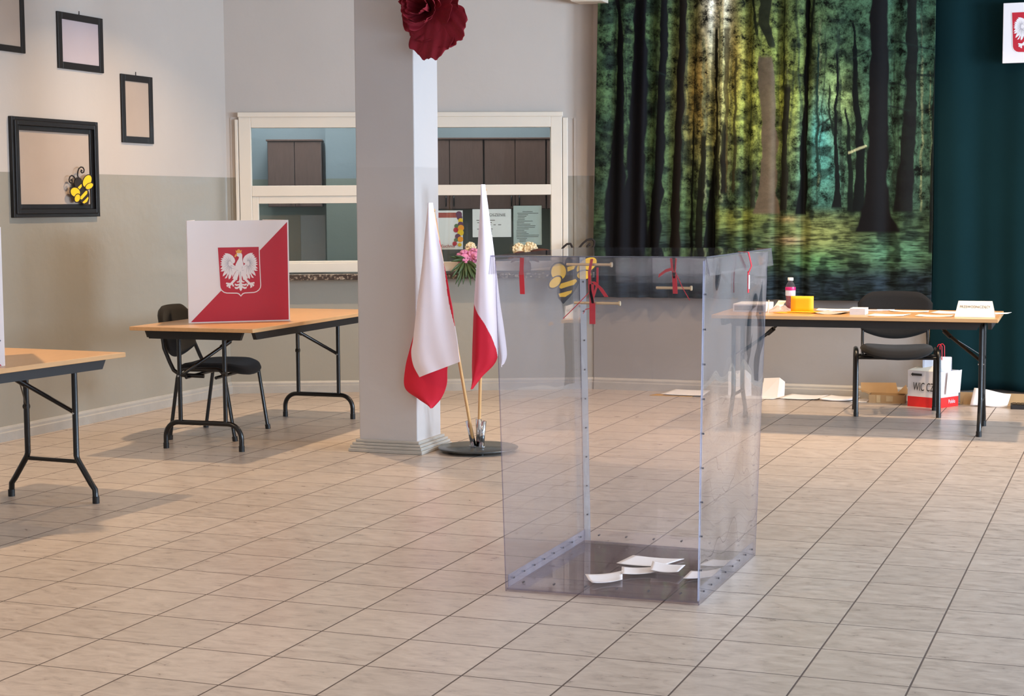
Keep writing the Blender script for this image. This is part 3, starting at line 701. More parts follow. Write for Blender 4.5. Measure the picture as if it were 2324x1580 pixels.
# ------------------------------------------------------------------ emblem: crowned white eagle on a red shield
def emblem(parent, F, scale, border=True, name='emblem'):
    """F(x, y, d) maps raster units (shield about 1130 wide) to parent space"""
    def mirror(pts, c): return [(2*c-x, y) for x, y in pts][::-1]
    shield = [(137, 130), (1265, 125), (1272, 600), (1290, 1180), (1278, 1250), (1240, 1305), (1180, 1350), (1110, 1370), (850, 1380), (790, 1400), (745, 1455), (700, 1400), (640, 1380), (360, 1370), (290, 1350), (225, 1295), (195, 1240), (185, 1190), (160, 600)]
    outer = [(112, 104), (1290, 98), (1296, 600), (1314, 1190), (1300, 1262), (1258, 1325), (1190, 1374), (1112, 1396), (855, 1406), (805, 1426), (745, 1492), (684, 1426), (635, 1406), (355, 1396), (280, 1374), (205, 1315), (172, 1250), (161, 1195), (136, 600)]
    LW = [(605, 500), (590, 440), (540, 365), (460, 312), (390, 290), (315, 290), (345, 330), (280, 335), (310, 372), (255, 375), (290, 415), (210, 430), (265, 470), (200, 480), (250, 525), (190, 550), (245, 578), (190, 612), (250, 638), (238, 662), (190, 722), (262, 718), (195, 782), (265, 788), (312, 762), (266, 860), (255, 927), (310, 892), (375, 832), (358, 900), (305, 982), (365, 970), (398, 890), (418, 862), (410, 950), (420, 1012), (470, 970), (495, 900), (506, 862), (520, 950), (547, 900), (580, 842), (620, 785), (680, 765), (700, 690), (640, 655), (575, 625), (538, 582), (590, 552)]
    body = [(645, 300), (700, 282), (780, 288), (804, 340), (802, 420), (805, 500), (835, 600), (815, 680), (790, 775), (630, 775), (612, 700), (612, 610), (640, 550), (668, 500), (700, 450), (712, 405), (690, 380), (652, 372), (640, 340)]
    beak = [(655, 298), (606, 335), (586, 385), (600, 400), (630, 400), (614, 378), (655, 368), (668, 330)]
    crown = [(615, 200), (640, 226), (655, 225), (676, 196), (705, 178), (738, 196), (755, 225), (797, 200), (776, 292), (645, 292)]
    thigh = [(640, 765), (704, 770), (694, 880), (665, 960), (645, 1040), (600, 1005), (520, 992), (570, 880)]
    shank = [(575, 985), (625, 1030), (515, 1140), (455, 1115)]
    foot = [(520, 1108), (558, 1180), (550, 1215), (520, 1200), (500, 1152), (458, 1190), (462, 1262), (400, 1230), (420, 1182), (372, 1222), (345, 1172), (385, 1148), (335, 1130), (350, 1092), (400, 1102), (455, 1108)]
    tail = [(700, 765), (745, 765), (745, 1340), (713, 1300), (703, 1248), (650, 1282), (590, 1272), (570, 1215), (625, 1230), (690, 1205), (700, 1180), (620, 1195), (578, 1165), (585, 1125), (625, 1145), (700, 1140), (725, 1098), (650, 1100), (630, 1075), (690, 1065), (712, 1010)]
    mb = MB()
    def A(pts, d, mi): mb.poly([F(x, y, d) for x, y in pts], mi)
    if border: A(outer, 0.0006, 0)
    A(shield, 0.0012, 1)
    for i, pl in enumerate((LW, mirror(LW, 710), thigh, mirror(thigh, 735), shank, mirror(shank, 735), foot, mirror(foot, 735), tail, mirror(tail, 745))): A(pl, 0.0018+0.00005*i, 0)
    A(body, 0.0026, 0); A(beak, 0.0030, 2); A(crown, 0.0030, 2)
    # feather and eye lines
    def line(a, b, w0, d=0.0029):
        dx, dy = b[0]-a[0], b[1]-a[1]; l = math.hypot(dx, dy); nx, ny = -dy/l*w0, dx/l*w0
        A([(a[0]+nx, a[1]+ny), (b[0], b[1]), (a[0]-nx, a[1]-ny)], d, 3)
    for c0, m_ in (((470, 560), False), ((470, 560), True)):
        for tx, ty in ((330, 380), (290, 430), (270, 495), (260, 555), (262, 612), (250, 690), (290, 760), (300, 850), (375, 870), (430, 930), (520, 880), (400, 350), (480, 400)):
            a = (c0[0]+(tx-c0[0])*.25, c0[1]+(ty-c0[1])*.25)
            b = (tx, ty)
            if m_: a = (1420-a[0], a[1]); b = (1420-b[0], b[1])
            line(a, b, 7)
    for a, b in (((480, 620), (620, 690)), ((470, 690), (650, 740)), ((500, 520), (540, 600)), ((745, 800), (745, 1200)), ((690, 310), (740, 325)), ((640, 760), (700, 775)), ((790, 770), (860, 755)), ((800, 660), (790, 740)), ((940, 620), (830, 690))):
        line(a, b, 6)
    return mb.build(name, [M_white, M_red, M_gold, M_eagleg], parent, fixn=False)

# ------------------------------------------------------------------ folding tables
def folding_table(label, loc, rz, Lt, W, kind, inset=(0.13, 0.13), footw=0.54, H=0.756, brace_side=1, lenbr=0.40):
    t = thing('folding_table', label, 'table', loc, rz, 'folding tables')
    tt = MB().box((0, 0, H-0.012), (Lt, W, 0.024)).build('tabletop', [M_wood], t, bevel=0.003)
    mb = MB(); zt = H-0.024; ah = 0.050
    for s in (-1, 1):   # long rails, ends cut on the slant
        y = s*(W/2-0.055); a = Lt/2-0.10
        mb.prism([(-a, y-0.012, zt), (a, y-0.012, zt), (a-0.03, y-0.012, zt-ah), (-a+0.03, y-0.012, zt-ah)], (0, 0.024, 0))
        x = s*(Lt/2-0.055); b = W/2-0.09
        mb.prism([(x-0.012, -b, zt), (x-0.012, b, zt), (x-0.012, b-0.02, zt-ah), (x-0.012, -b+0.02, zt-ah)], (0.024, 0, 0))
    mb.build('apron', M_blackm, t)
    for s, ins in ((-1, inset[0]), (1, inset[1])):
        x = s*(Lt/2-ins); lg = MB(); zb = 0.165; uw = 0.155; fw_ = footw/2; r = 0.0135
        if kind == 'arch':
            for k in (-1, 1): lg.tube([(x, k*uw, zb), (x, k*uw, zt)], r, 12)
            pts = [(x, -fw_, 0.002), (x, -fw_, zb-0.09)] + arc((x, -fw_+0.09, zb-0.09), 0.09, math.pi, math.pi/2, 8, (0, 1, 0)) \
                + arc((x, fw_-0.09, zb-0.09), 0.09, math.pi/2, 0, 8, (0, 1, 0)) + [(x, fw_, 0.002)]
            lg.tube(pts, 0.0155, 12)
        else:
            for k in (-1, 1):
                pts = [(x, k*uw, zt), (x, k*uw, 0.235), (x, k*(uw+0.006), 0.215), (x, k*(fw_-0.025), 0.095), (x, k*(fw_-0.004), 0.07), (x, k*fw_, 0.002)]
                lg.tube(pts, 0.015, 12)
            lg.tube([(x, -uw, 0.205), (x, uw, 0.205)], 0.0105, 10)
        lg.tube([(x, -uw-0.03, zt-0.016), (x, uw+0.03, zt-0.016)], 0.013, 10)
        lg.build('leg_frame', M_black, t)
        for k in (-1, 1): MB().tube([(x, k*fw_, 0.0), (x, k*fw_, 0.035)], 0.0175, 12).build('foot_cap', M_blackm, t)
        br = MB(); xi = x - s*lenbr; bs = -s*brace_side; y0 = -0.1*bs; y1 = uw*bs
        p0 = Vector((xi, y0, zt-0.01)); p2 = Vector((x, y1, 0.45)); p1 = p0.lerp(p2, 0.32) + Vector((0, 0, -0.008))
        br.tube([p0, p1], 0.009, 8); br.tube([p1-(p2-p0)*0.06, p1+(p2-p0)*0.07], 0.016, 8); br.tube([p1, p2-Vector((0, 0.03*bs, -0.015)), p2], 0.0115, 8)
        br.tube([p1, (x, -y1, 0.47)], 0.0035, 6); br.lathe([(0.016, -0.012), (0.016, 0.012)], (x, -y1, 0.47), 10, axis='Y')
        b_ = br.build('folding_brace', M_black, t)
        MB().lathe([(0.006, -0.019), (0.006, 0.019)], (x, y1, 0.45), 10, axis='X').build('rivet', M_chrome, b_)
    return t
T1 = folding_table('beech folding table with arched feet, carrying the red and white screen, by the pillar', (-5.36, 9.585, 0), R(91.6), 1.88, 0.84, 'arch', (0.13, 0.14), 0.52, brace_side=1)
T0 = folding_table('beech folding table cut by the left edge of the photo, with splayed feet', (-5.21, 6.22, 0), R(90-4), 1.80, 0.80, 'splay', (0.10, 0.10), 0.54, brace_side=1, lenbr=0.3)
T2 = folding_table('beech folding table with papers and bottle in front of the forest curtain', (-1.75, 11.07, 0), R(2), 1.80, 0.80, 'splay', (0.10, 0.11), 0.54, brace_side=1, lenbr=0.33)
TH = 0.7565

# ------------------------------------------------------------------ voting screens
def screen(label, a, b, wings, z=TH, H=0.635, mirrorred=False):
    a = Vector((*a, 0)); b = Vector((*b, 0)); W = (b-a).length; ex = (b-a).normalized(); nb = Vector((-ex.y, ex.x, 0))  # nb points back
    t = thing('voting_screen', label, 'voting screen', (a.x, a.y, z), math.atan2(ex.y, ex.x))
    th = 0.006
    p = MB()
    p.box((W/2, 0.003, H/2), (W, th, H), 0)
    p.poly([(0.012, -0.0004, 0.006), (W-0.006, -0.0004, 0.006), (W-0.006, -0.0004, H-0.012)], 1)
    pan = p.build('front_panel', [M_white, M_red], t, fixn=False)
    s = 0.4644/1300*0.635
    def F(x, y, d):
        X6 = 508+x*0.4644; Y6 = 395+y*0.4644
        return ((X6-185)/1297*W, -d-0.0004, (1412-Y6)/1300*H)
    emblem(pan, F, s)
    for (wx, wy), side in wings:
        e = Vector((wx, wy, 0)) - (a if side == 'l' else b); e.z = 0
        l = e.length; loc = Matrix.Rotation(-math.atan2(ex.y, ex.x), 3, 'Z') @ e
        o = Vector((0, 0.004, 0)) if side == 'l' else Vector((W, 0.004, 0))
        ang = math.atan2(loc.y, loc.x)
        wgt = MB().box((0, 0, 0), (l, th, H), 0)
        ob = wgt.build('side_panel', [M_white, M_red], t)
        ob.location = o + Vector((math.cos(ang)*l/2, math.sin(ang)*l/2, H/2)); ob.rotation_euler = (0, 0, ang)
    return t
screen('square red and white tabletop voting screen with crowned eagle, centre-left table', (-5.545, 8.975), (-5.055, 9.375), [((-5.46, 9.78), 'r'), ((-5.78, 9.45), 'l')])
# left screen: only the back of its side panel shows at the photo's edge
t = thing('voting_screen', 'white voting screen edge at the left border of the photo', 'voting screen', (-4.875, 6.32, TH), 0)
o_ = Vector((-4.875, 6.32, TH))
def panel_between(name, pa, pb, H, parent, red=False):
    pa = Vector(pa); pb = Vector(pb); d = pb-pa; l = d.length; c = (pa+pb)/2 - o_
    ang = math.atan2(d.y, d.x)
    q = MB().box((0, 0, 0), (l, 0.006, H), 0)
    if red: q.prism([(-l/2+.002, -0.0034, -H/2+0.002), (l/2-0.01, -0.0034, -H/2+0.002), (-l/2+.002, -0.0034, H/2-0.02)], (0, -0.0003, 0), 1)
    ob = q.build(name, [M_white, M_red], parent); ob.location = (c.x, c.y, H/2); ob.rotation_euler = (0, 0, ang)
    return ob
pb_ = panel_between('front_panel', (-5.32, 5.90, 0), (-4.875, 6.30, 0), 0.635, t, True)
for z in (-0.02, -0.2): MB().lathe([(0.004, -0.0045), (0.004, 0.0045)], (0.285, 0, z), 10, axis='Y').build('rivet', M_rivet, pb_)
panel_between('side_panel', (-4.88, 6.31, 0), (-5.25, 6.72, 0), 0.635, t)

# ------------------------------------------------------------------ visitor chairs
def visitor_chair(label, loc, rz, fw_=0.275, fd=0.225, seatw=0.49):
    t = thing('visitor_chair', label, 'chair', loc, rz, 'black visitor chairs')
    # local: front = -Y
    sh = 0.44
    st = MB()
    def seat(u, v):
        a = 2*math.pi*u; n = 3.2
        ca, sa = math.cos(a), math.sin(a)
        rx = abs(ca)**(2/n)*math.copysign(1, ca); ry = abs(sa)**(2/n)*math.copysign(1, sa)
        # v: 0 top centre .. 1 bottom centre
        prof = [(0, .050), (.55, .052), (.86, .050), (.97, .036), (1.0, .018), (.96, .002), (.85, -.006), (0, -.006)]
        k = v*(len(prof)-1); i = min(int(k), len(prof)-2); f = k-i
        r = prof[i][0]*(1-f)+prof[i+1][0]*f; z = prof[i][1]*(1-f)+prof[i+1][1]*f
        x = rx*r*seatw/2; y = ry*r*0.235
        z += 0.020*(x/0.24)**2 - (0.022*((-y-0.10)/0.12)**2 if y < -0.10 else 0)
        return (x, y-0.015, sh+z-0.02)
    st.grid(seat, 44, 21)
    s_ = st.build('seat', M_fabric, t)
    # backrest: bowed pad with rounded upper corners and a curved lower edge
    def back(side):
        def f(u, v):
            x = (u-.5)*2; zt_ = 0.845 - 0.055*max(0, abs(x)-.55)**2/.2025*1.3 - 0.012*x*x; zb_ = 0.505 + 0.060*(x*x) - 0.0
            wv = 0.262*(1-0.10*(1-v)**2)
            z = zt_*v + zb_*(1-v)
            y = 0.235 + 0.045*(1-x*x) + (z-0.5)*0.14 + 0.015*math.sin((z-0.5)*7)
            ed = min(1, min(u, 1-u, v, 1-v)*10); th = 0.019*math.sqrt(max(0, ed*(2-ed)))
            return (x*wv, y + side*th, z)
        return f
    b1 = MB().grid(back(-1), 28, 16); b1.build('backrest', M_fabric, t)
    MB().grid(back(1), 28, 16).build('back_shell', M_plastic, t)
    for s in (-1, 1):
        # side frame: inverted U with sloped legs, top bends over the seat edge
        x = s*fw_
        pts = [(x, -fd-0.005, 0.0), (x, -fd+0.055, sh-0.04)] + [(x, -fd+0.062+0.05*(1-math.cos(q)), sh-0.04+0.055*math.sin(q)) for q in [R(20*k) for k in range(1, 5)]] \
            + [(x, fd-0.06-0.05*(1-math.cos(q)), sh-0.04+0.055*math.sin(q)) for q in [R(80-20*k) for k in range(0, 4)]] + [(x, fd-0.055, sh-0.045), (x, fd+0.005, 0.0)]
        MB().tube(pts, 0.0155, 10, flat=0.72).build('leg_frame', M_black, t)
        for y in (-fd-0.005, fd+0.005): MB().tube([(x, y, 0), (x, y*0.985, 0.03)], 0.0175, 10).build('foot_cap', M_plastic, t)
        # back upright
        xb = s*(fw_-0.05)
        MB().tube([(xb, 0.0, sh-0.035), (xb, 0.16, sh-0.03), (xb, 0.205, sh+0.0), (xb, 0.23, sh+0.05), (xb*0.99, 0.268, sh+0.14), (xb*0.95, 0.285, sh+0.24)], 0.0135, 10, flat=0.8).build('back_upright', M_black, t)
    MB().tube([(-fw_, -0.10, sh-0.04), (fw_, -0.10, sh-0.04)], 0.011, 8).tube([(-fw_, 0.10, sh-0.04), (fw_, 0.10, sh-0.04)], 0.011, 8).build('seat_support', M_black, t)
    return t
visitor_chair('black visitor chair side-on behind the table with the red and white screen', (-5.61, 9.43, 0), R(99), 0.30, 0.215, 0.52)
visitor_chair('black visitor chair facing forward behind the table with papers', (-1.61, 11.86, 0), R(10.5), 0.278, 0.20, 0.50)

# ------------------------------------------------------------------ ballot box
bb = thing('ballot_box', 'tall clear plastic ballot box with red seals standing on the tiled floor', 'ballot box', (-1.885, 6.38, 0), 0)
BO = Vector((-1.885, 6.38, 0))
B = [Vector(p)-BO for p in ((-2.265, 5.895, 0), (-1.507, 5.915, 0), (-1.503, 6.85, 0), (-2.27, 6.87, 0))]       # fl, fr, br, bl
Tp = [Vector(p)-BO for p in ((-2.292, 5.875, 1.272), (-1.484, 5.89, 1.278), (-1.462, 6.87, 1.278), (-2.296, 6.885, 1.272))]
def sheet4(name, q, nrm, mat, th=0.004, parent=bb, inset=0.0):
    n = Vector(nrm)*th; mb = MB()
    mb.add(q + [p+n for p in q], [(0, 1, 2, 3), (7, 6, 5, 4)], 0); mb.add(q + [p+n for p in q], [(i, (i+1) % 4, 4+(i+1) % 4, 4+i) for i in range(4)], 1)
    return mb.build(name, [mat, M_rim], parent)
sheet4('front_panel', [B[0], B[1], Tp[1], Tp[0]], (0, 1, 0), M_clear)
sheet4('right_panel', [B[1], B[2], Tp[2], Tp[1]], (-1, 0, 0), M_clearw)
sheet4('back_panel', [B[2], B[3], Tp[3], Tp[2]], (0, -1, 0), M_clear)
sheet4('left_panel', [B[3], B[0], Tp[0], Tp[3]], (1, 0, 0), M_clearl)
z5 = Vector((0, 0, 0.006))
sheet4('base_panel', [p*0.99+z5 for p in B], (0, 0, 1), M_cleard, 0.006)
LT = 1.284
lid = [Vector(p)-BO for p in ((-2.306, 5.862, LT), (-1.474, 5.877, LT), (-1.450, 6.882, LT+.004), (-2.310, 6.897, LT+.004))]
ld = sheet4('lid', lid, (0, 0, 1), M_clear, 0.005)
for i, nr in enumerate(((0, 1, 0), (-1, 0, 0), (0, -1, 0), (1, 0, 0))):
    a, b = lid[i], lid[(i+1) % 4]; out = -Vector(nr)*0.010; dn = Vector((0, 0, -0.066))
    ins = (b-a).normalized()*0.008
    sheet4('lid_flap', [a+dn+out+ins, b+dn+out-ins, b-Vector((0, 0, .001)), a-Vector((0, 0, .001))], nr, M_clear, 0.003, parent=ld)
# joint strips up the corners and round the base
def lerp(a, b, t): return a + (b-a)*t
for i, dirn, other in ((1, 1, -1), (3, -1, 1), (2, 1, -1)):
    p, q = B[i], Tp[i]; d = (B[(i+dirn) % 4]-p).normalized(); on = (B[(i+other) % 4]-p).normalized(); o = on*0.0065
    a = p+o+z5*2.2; b = q+o-Vector((0, 0, .006)); wd_ = 0.034 if i != 2 else 0.022
    sheet4('joint_strip', [a+d*.006, a+d*wd_, b+d*wd_, b+d*.006], tuple(on), M_strip if i != 2 else M_clear, 0.002)
    for k in range(9):
        c = lerp(p, q, 0.1+k*0.1) + d*0.022
        MB().tube([c-on*0.003, c+on*0.011], 0.0036, 8).build('rivet', M_rivet, bb)
for i in range(4):
    p, q = B[i], B[(i+1) % 4]; d = (q-p).normalized(); inn = Vector((-d.y, d.x, 0))
    a = p+inn*0.0065+d*0.01+z5*2.2; b = q+inn*0.0065-d*0.01+z5*2.2; u = Vector((0, 0, 0.048))
    sheet4('base_flange', [a, b, b+u, a+u], tuple(inn), M_strip2 if i % 2 == 1 else M_clear, 0.002)
    for k in range(8 if i % 2 else 6):
        c = lerp(a, b, (k+.5)/(8 if i % 2 else 6)) + Vector((0, 0, .026))
        MB().tube([c-inn*0.010, c+inn*0.005], 0.0038, 8).build('rivet', M_rivet, bb)
# locking rods
for (x0, x1, y, z) in ((-2.045, -1.867, 5.99, 1.253), (-2.015, -1.835, 5.99, 1.108), (-1.725, -1.588, 6.10, 1.163)):
    mb = MB().tube([(x0-BO.x, y-BO.y, z), (x1-BO.x, y-BO.y, z)], 0.0052, 10); mb.tube([(x1-BO.x-.004, y-BO.y, z), (x1-BO.x+.002, y-BO.y, z)], 0.0095, 10)
    mb.build('locking_rod', M_brass, bb)
# seals: ribbon plus hanging tag
def ribbon(mb, pts, w, mi=0, wd=(1, 0, 0)):
    wd = Vector(wd); pts = [Vector(p)-BO for p in pts]
    for a, b in zip(pts[:-1], pts[1:]):
        nn = (b-a).cross(wd).normalized()*0.0008
        mb.add([a-wd*w/2-nn, a+wd*w/2-nn, b+wd*w/2-nn, b-wd*w/2-nn, a-wd*w/2+nn, a+wd*w/2+nn, b+wd*w/2+nn, b-wd*w/2+nn], [(0, 1, 2, 3), (7, 6, 5, 4), (0, 4, 5, 1), (1, 5, 6, 2), (2, 6, 7, 3), (3, 7, 4, 0)], mi)
def seal(loops, tag_top, tag_bot, w, wd=(1, 0, 0), white=None):
    mb = MB()
    for l in loops: ribbon(mb, l[0], l[1], 0, l[2] if len(l) > 2 else wd)
    s = mb.build('red_seal', M_ribbon, bb)
    tg = MB(); ribbon(tg, [tag_top, tag_bot], w, 0, wd); tg = tg.build('seal_tag', M_ribbon, s)
    if white:
        q = MB(); ribbon(q, white, w*0.8, 0, wd); q.build('seal_label', M_white, tg)
    return s
yf = 5.868
seal([([(-2.180, yf, 1.281), (-2.182, yf-.001, 1.225)], 0.016)], (-2.182, yf-.002, 1.228), (-2.178, yf-.002, 1.145), 0.019)
yi = 5.975
seal([([(-1.940, yi, 1.275), (-1.950, yi, 1.225), (-1.948, yi, 1.16), (-1.935, yi, 1.105)], 0.011), ([(-1.918, yi, 1.243), (-1.920, yi+.005, 1.18), (-1.935, yi, 1.13)], 0.008),
      ([(-1.935, yi-.003, 1.19), (-1.905, yi-.003, 1.165), (-1.882, yi-.003, 1.133)], 0.016), ([(-1.95, yi, 1.15), (-2.0, yi, 1.10), (-2.055, yi, 1.048)], 0.004, (0, 0, 1)),
      ([(-1.94, yi, 1.09), (-1.965, yi, 1.085), (-1.975, yi, 1.068)], 0.003, (0, 0, 1)), ([(-1.941, yi, 1.18), (-1.941, yi, 1.10)], 0.017)],
     (-1.937, yi-.004, 1.108), (-1.937, yi-.004, 1.030), 0.023)
yj = 6.09
seal([([(-1.665, yj, 1.275), (-1.660, yj, 1.235), (-1.652, yj, 1.20)], 0.008), ([(-1.645, yj, 1.275), (-1.648, yj, 1.235), (-1.652, yj, 1.20)], 0.005),
      ([(-1.66, yj, 1.235), (-1.685, yj, 1.228), (-1.713, yj, 1.208)], 0.012, (0, 0.2, .98)), ([(-1.643, yj, 1.215), (-1.62, yj, 1.165), (-1.592, yj, 1.118)], 0.003)],
     (-1.652, yj, 1.222), (-1.648, yj, 1.142), 0.018)
xr = -1.454
seal([([(xr-.03, 6.42, LT+.007), (xr+.010, 6.42, LT+.006), (xr+.014, 6.46, 1.235), (xr+.010, 6.43, 1.21)], 0.02, (0, 1, 0))],
     (xr+.008, 6.43, 1.215), (xr+.006, 6.44, 1.13), 0.024, (0, 1, 0), [(xr+.0105, 6.433, 1.20), (xr+.0085, 6.44, 1.145)])
# ballot papers inside
def sheet(name, label, pts, z, mat, cat='paper', group=None, curl=0.0, th=0.0012, n=10, lift=0.0, fold=None):
    """a sheet of paper: four floor corners, slightly curled"""
    p = [Vector((x, y, 0)) for x, y in pts]; c = sum(p, Vector())/4
    mb = MB()
    def f(u, v):
        q = (p[0]*(1-u)+p[1]*u)*(1-v) + (p[3]*(1-u)+p[2]*u)*v - c
        h = curl*(2*u-1)**2 + lift*v + (fold*abs(2*v-1) if fold else 0)
        return (q.x, q.y, h)
    mb.grid(f, n, n)
    o = mb.build(name, mat, None, solid=th, fixn=False); o.location = (c.x, c.y, z+th/2)
    return tag(o, label, cat, group)
PG = 'ballot papers lying in the ballot box'
sheet('ballot_paper', 'long white ballot sheet at the back of the ballot box floor', [(-1.985, 6.43), (-1.80, 6.43), (-1.745, 6.60), (-1.965, 6.60)], 0.0145, M_paper, 'ballot paper', PG, 0.004)
sheet('ballot_paper', 'folded white ballot overlapping the long sheet, right side', [(-1.80, 6.28), (-1.685, 6.28), (-1.690, 6.41), (-1.835, 6.44)], 0.030, M_paper, 'ballot paper', PG, 0.006)
sheet('ballot_paper', 'white ballot in the middle of the chain of papers', [(-1.90, 6.22), (-1.775, 6.30), (-1.80, 6.40), (-1.935, 6.34)], 0.020, M_paper, 'ballot paper', PG, 0.006)
sheet('ballot_paper', 'curled white ballot nearest the left front corner of the box', [(-1.96, 6.03), (-1.865, 6.12), (-1.91, 6.27), (-2.03, 6.16)], 0.0145, M_paper, 'ballot paper', PG, 0.006, fold=0.006)
sheet('ballot_paper', 'white ballot leaning by the right front corner inside the box', [(-1.655, 6.24), (-1.53, 6.36), (-1.56, 6.47), (-1.66, 6.38)], 0.0145, M_paper, 'ballot paper', PG, 0.006)
sheet('ballot_paper', 'white ballot against the right wall of the box', [(-1.66, 6.50), (-1.525, 6.55), (-1.525, 6.68), (-1.63, 6.62)], 0.0145, M_paper, 'ballot paper', PG, 0.006)

# ------------------------------------------------------------------ flags
fs = thing('flag_stand', 'round dark metal flag stand with three steel sockets beside the pillar', 'flag stand', (-3.725, 9.25, 0))
MB().lathe([(0.20, 0.012), (0.238, 0.018), (0.243, 0.026), (0.238, 0.030), (0.0, 0.034)], n=48).build('base_plate', simple('dark_grey_enamel', (58, 60, 60), 0.22, 0.1, 0.02), fs)
for k in range(4):
    a = k*math.pi/2+.5
    MB().lathe([(0.016, 0), (0.016, 0.014)], (0.17*math.cos(a), 0.17*math.sin(a), 0), 10).build('rubber_foot', M_plastic, fs)
SOCK = [((-0.028, 0, 0.03), (-0.064, 0, 0.185)), ((0.002, 0.01, 0.03), (0.0, 0.01, 0.195)), ((0.028, -0.02, 0.03), (0.045, -0.02, 0.188))]
for a, b in SOCK:
    s_ = MB().tube([a, b], 0.0155, 16, cap=False).build('socket', M_chrome, fs, solid=0.002)
    MB().lathe([(0.030, 0), (0.030, 0.003)], (a[0], a[1], 0.032), 18).build('socket_flange', M_chrome, s_)
def interp(c, v):
    k = v*(len(c)-1); i = min(int(k), len(c)-2); f = k-i
    # Catmull-Rom
    p0, p1, p2, p3 = c[max(i-1, 0)], c[i], c[i+1], c[min(i+2, len(c)-1)]
    return tuple(0.5*((2*p1[j])+(-p0[j]+p2[j])*f+(2*p0[j]-5*p1[j]+4*p2[j]-p3[j])*f*f+(-p0[j]+3*p1[j]-3*p2[j]+p3[j])*f**3) for j in range(2))
def flag(label, pole_a, pole_b, sheets, origin):
    o = Vector(origin); t = thing('national_flag', label, 'flag', origin, 0, 'white and red national flags')
    MB().tube([Vector(pole_a)-o, Vector(pole_b)-o], 0.0095, 12).lathe([(0.004, 0), (0.013, 0.004), (0.008, 0.018)], Vector(pole_b)-o, 12).build('pole', M_pole, t)
    for (left, right, y, folds, amp, mi_fn, nm) in sheets:
        mb = MB()
        def f(u, v):
            a = interp(left, v); b = interp(right, v); x = a[0]*(1-u)+b[0]*u; z = a[1]*(1-u)+b[1]*u
            wdt = abs(b[0]-a[0])
            yy = y - amp*min(1, wdt/0.12)*(math.sin(u*folds*math.pi+v*1.3)+0.18*math.sin(u*folds*2.7*math.pi-v*2)) - 0.03*math.sin(u*math.pi)
            return (x-o.x, yy-o.y, z-o.z)
        mb.grid(f, 110, 260, mif=mi_fn)
        mb.build(nm, [M_flagw, M_flagr], t, solid=0.0012, fixn=False)
    return t
Lw = [(-4.022, 1.494), (-4.044, 1.337), (-4.067, 1.125), (-4.102, 0.886), (-4.13, 0.672), (-4.143, 0.592), (-4.129, 0.512), (-4.089, 0.441)]
Rw = [(-3.996, 1.494), (-3.972, 1.337), (-3.934, 1.153), (-3.904, 1.021), (-3.877, 0.863), (-3.845, 0.679), (-3.835, 0.60), (-3.826, 0.542)]
Lr = [(-4.01, 1.40), (-4.06, 1.05), (-4.11, 0.80), (-4.165, 0.614), (-4.198, 0.49), (-4.201, 0.37), (-4.113, 0.305), (-4.026, 0.252)]
Rr = [(-3.985, 1.40), (-3.931, 1.05), (-3.885, 0.83), (-3.90, 0.66), (-3.925, 0.50), (-3.930, 0.40), (-3.965, 0.315), (-4.020, 0.252)]
KF = 8.955/9.225
def near(c, k=KF): return [(x*k, 1.48+(z_-1.48)*k) for x, z_ in c]
Lw, Rw, Lr, Rr = near(Lw), near(Rw), near(Lr, KF*1.003), near(Rr, KF*1.003)
flag('white and red flag on a leaning wooden pole, nearest the pillar', (-3.756, 9.25, 0.05), (-4.002*8.982/9.25, 8.982, 1.44),
     [(Lw, Rw, 8.955, 1.7, 0.015, lambda u, v: 1 if .3 < v < .66 and u > 1-.06*math.sin(math.pi*(v-.3)/.36) else 0, 'cloth_white_band'), (Lr, Rr, 9.008, 1.4, 0.010, lambda u, v: 1, 'cloth_red_band')], (-3.756, 9.25, 0.036))
L2 = [(-3.684, 1.60), (-3.699, 1.389), (-3.715, 1.18), (-3.731, 0.971), (-3.741, 0.813), (-3.748, 0.628), (-3.753, 0.379)]
R2 = [(-3.662, 1.60), (-3.635, 1.40), (-3.619, 1.233), (-3.604, 1.024), (-3.594, 0.816), (-3.585, 0.640), (-3.742, 0.379)]
def m2(u, v):   # the red half starts on a slant
    a = interp(L2, v); b = interp(R2, v); x = a[0]*(1-u)+b[0]*u; z = a[1]*(1-u)+b[1]*u
    xs = [-3.76, -3.741, -3.70, -3.66, -3.625, -3.600, -3.585, -3.575]; zs = [0.92, 0.90, 0.835, 0.775, 0.70, 0.62, 0.53, 0.45]
    return 1 if z < float(np.interp(x, xs, zs)) else 0
# right flag outline: straight left side, bulging right side that curls back to the tip
R2 = [(-3.662, 1.60), (-3.632, 1.36), (-3.613, 1.15), (-3.598, 0.90), (-3.588, 0.70), (-3.600, 0.555), (-3.690, 0.455), (-3.750, 0.379)]
L2 = [(-3.684, 1.60), (-3.701, 1.36), (-3.717, 1.15), (-3.735, 0.90), (-3.745, 0.70), (-3.750, 0.56), (-3.752, 0.46), (-3.754, 0.379)]
R2b = [(-3.640, 1.30), (-3.615, 1.10), (-3.592, 0.90), (-3.570, 0.76), (-3.552, 0.62), (-3.552, 0.57), (-3.568, 0.53)]
L2b = [(-3.66, 1.30), (-3.65, 1.10), (-3.64, 0.90), (-3.62, 0.76), (-3.60, 0.62), (-3.59, 0.55), (-3.58, 0.51)]
flag('white and red flag on an upright wooden pole, behind the ballot box corner', (-3.7245, 9.26, 0.05), (-3.6735, 9.26, 1.56),
     [(L2, R2, 9.235, 1.5, 0.013, m2, 'cloth'), (L2b, R2b, 9.285, 1.5, 0.006, lambda u, v: 0, 'cloth_fold')], (-3.7245, 9.26, 0.036))

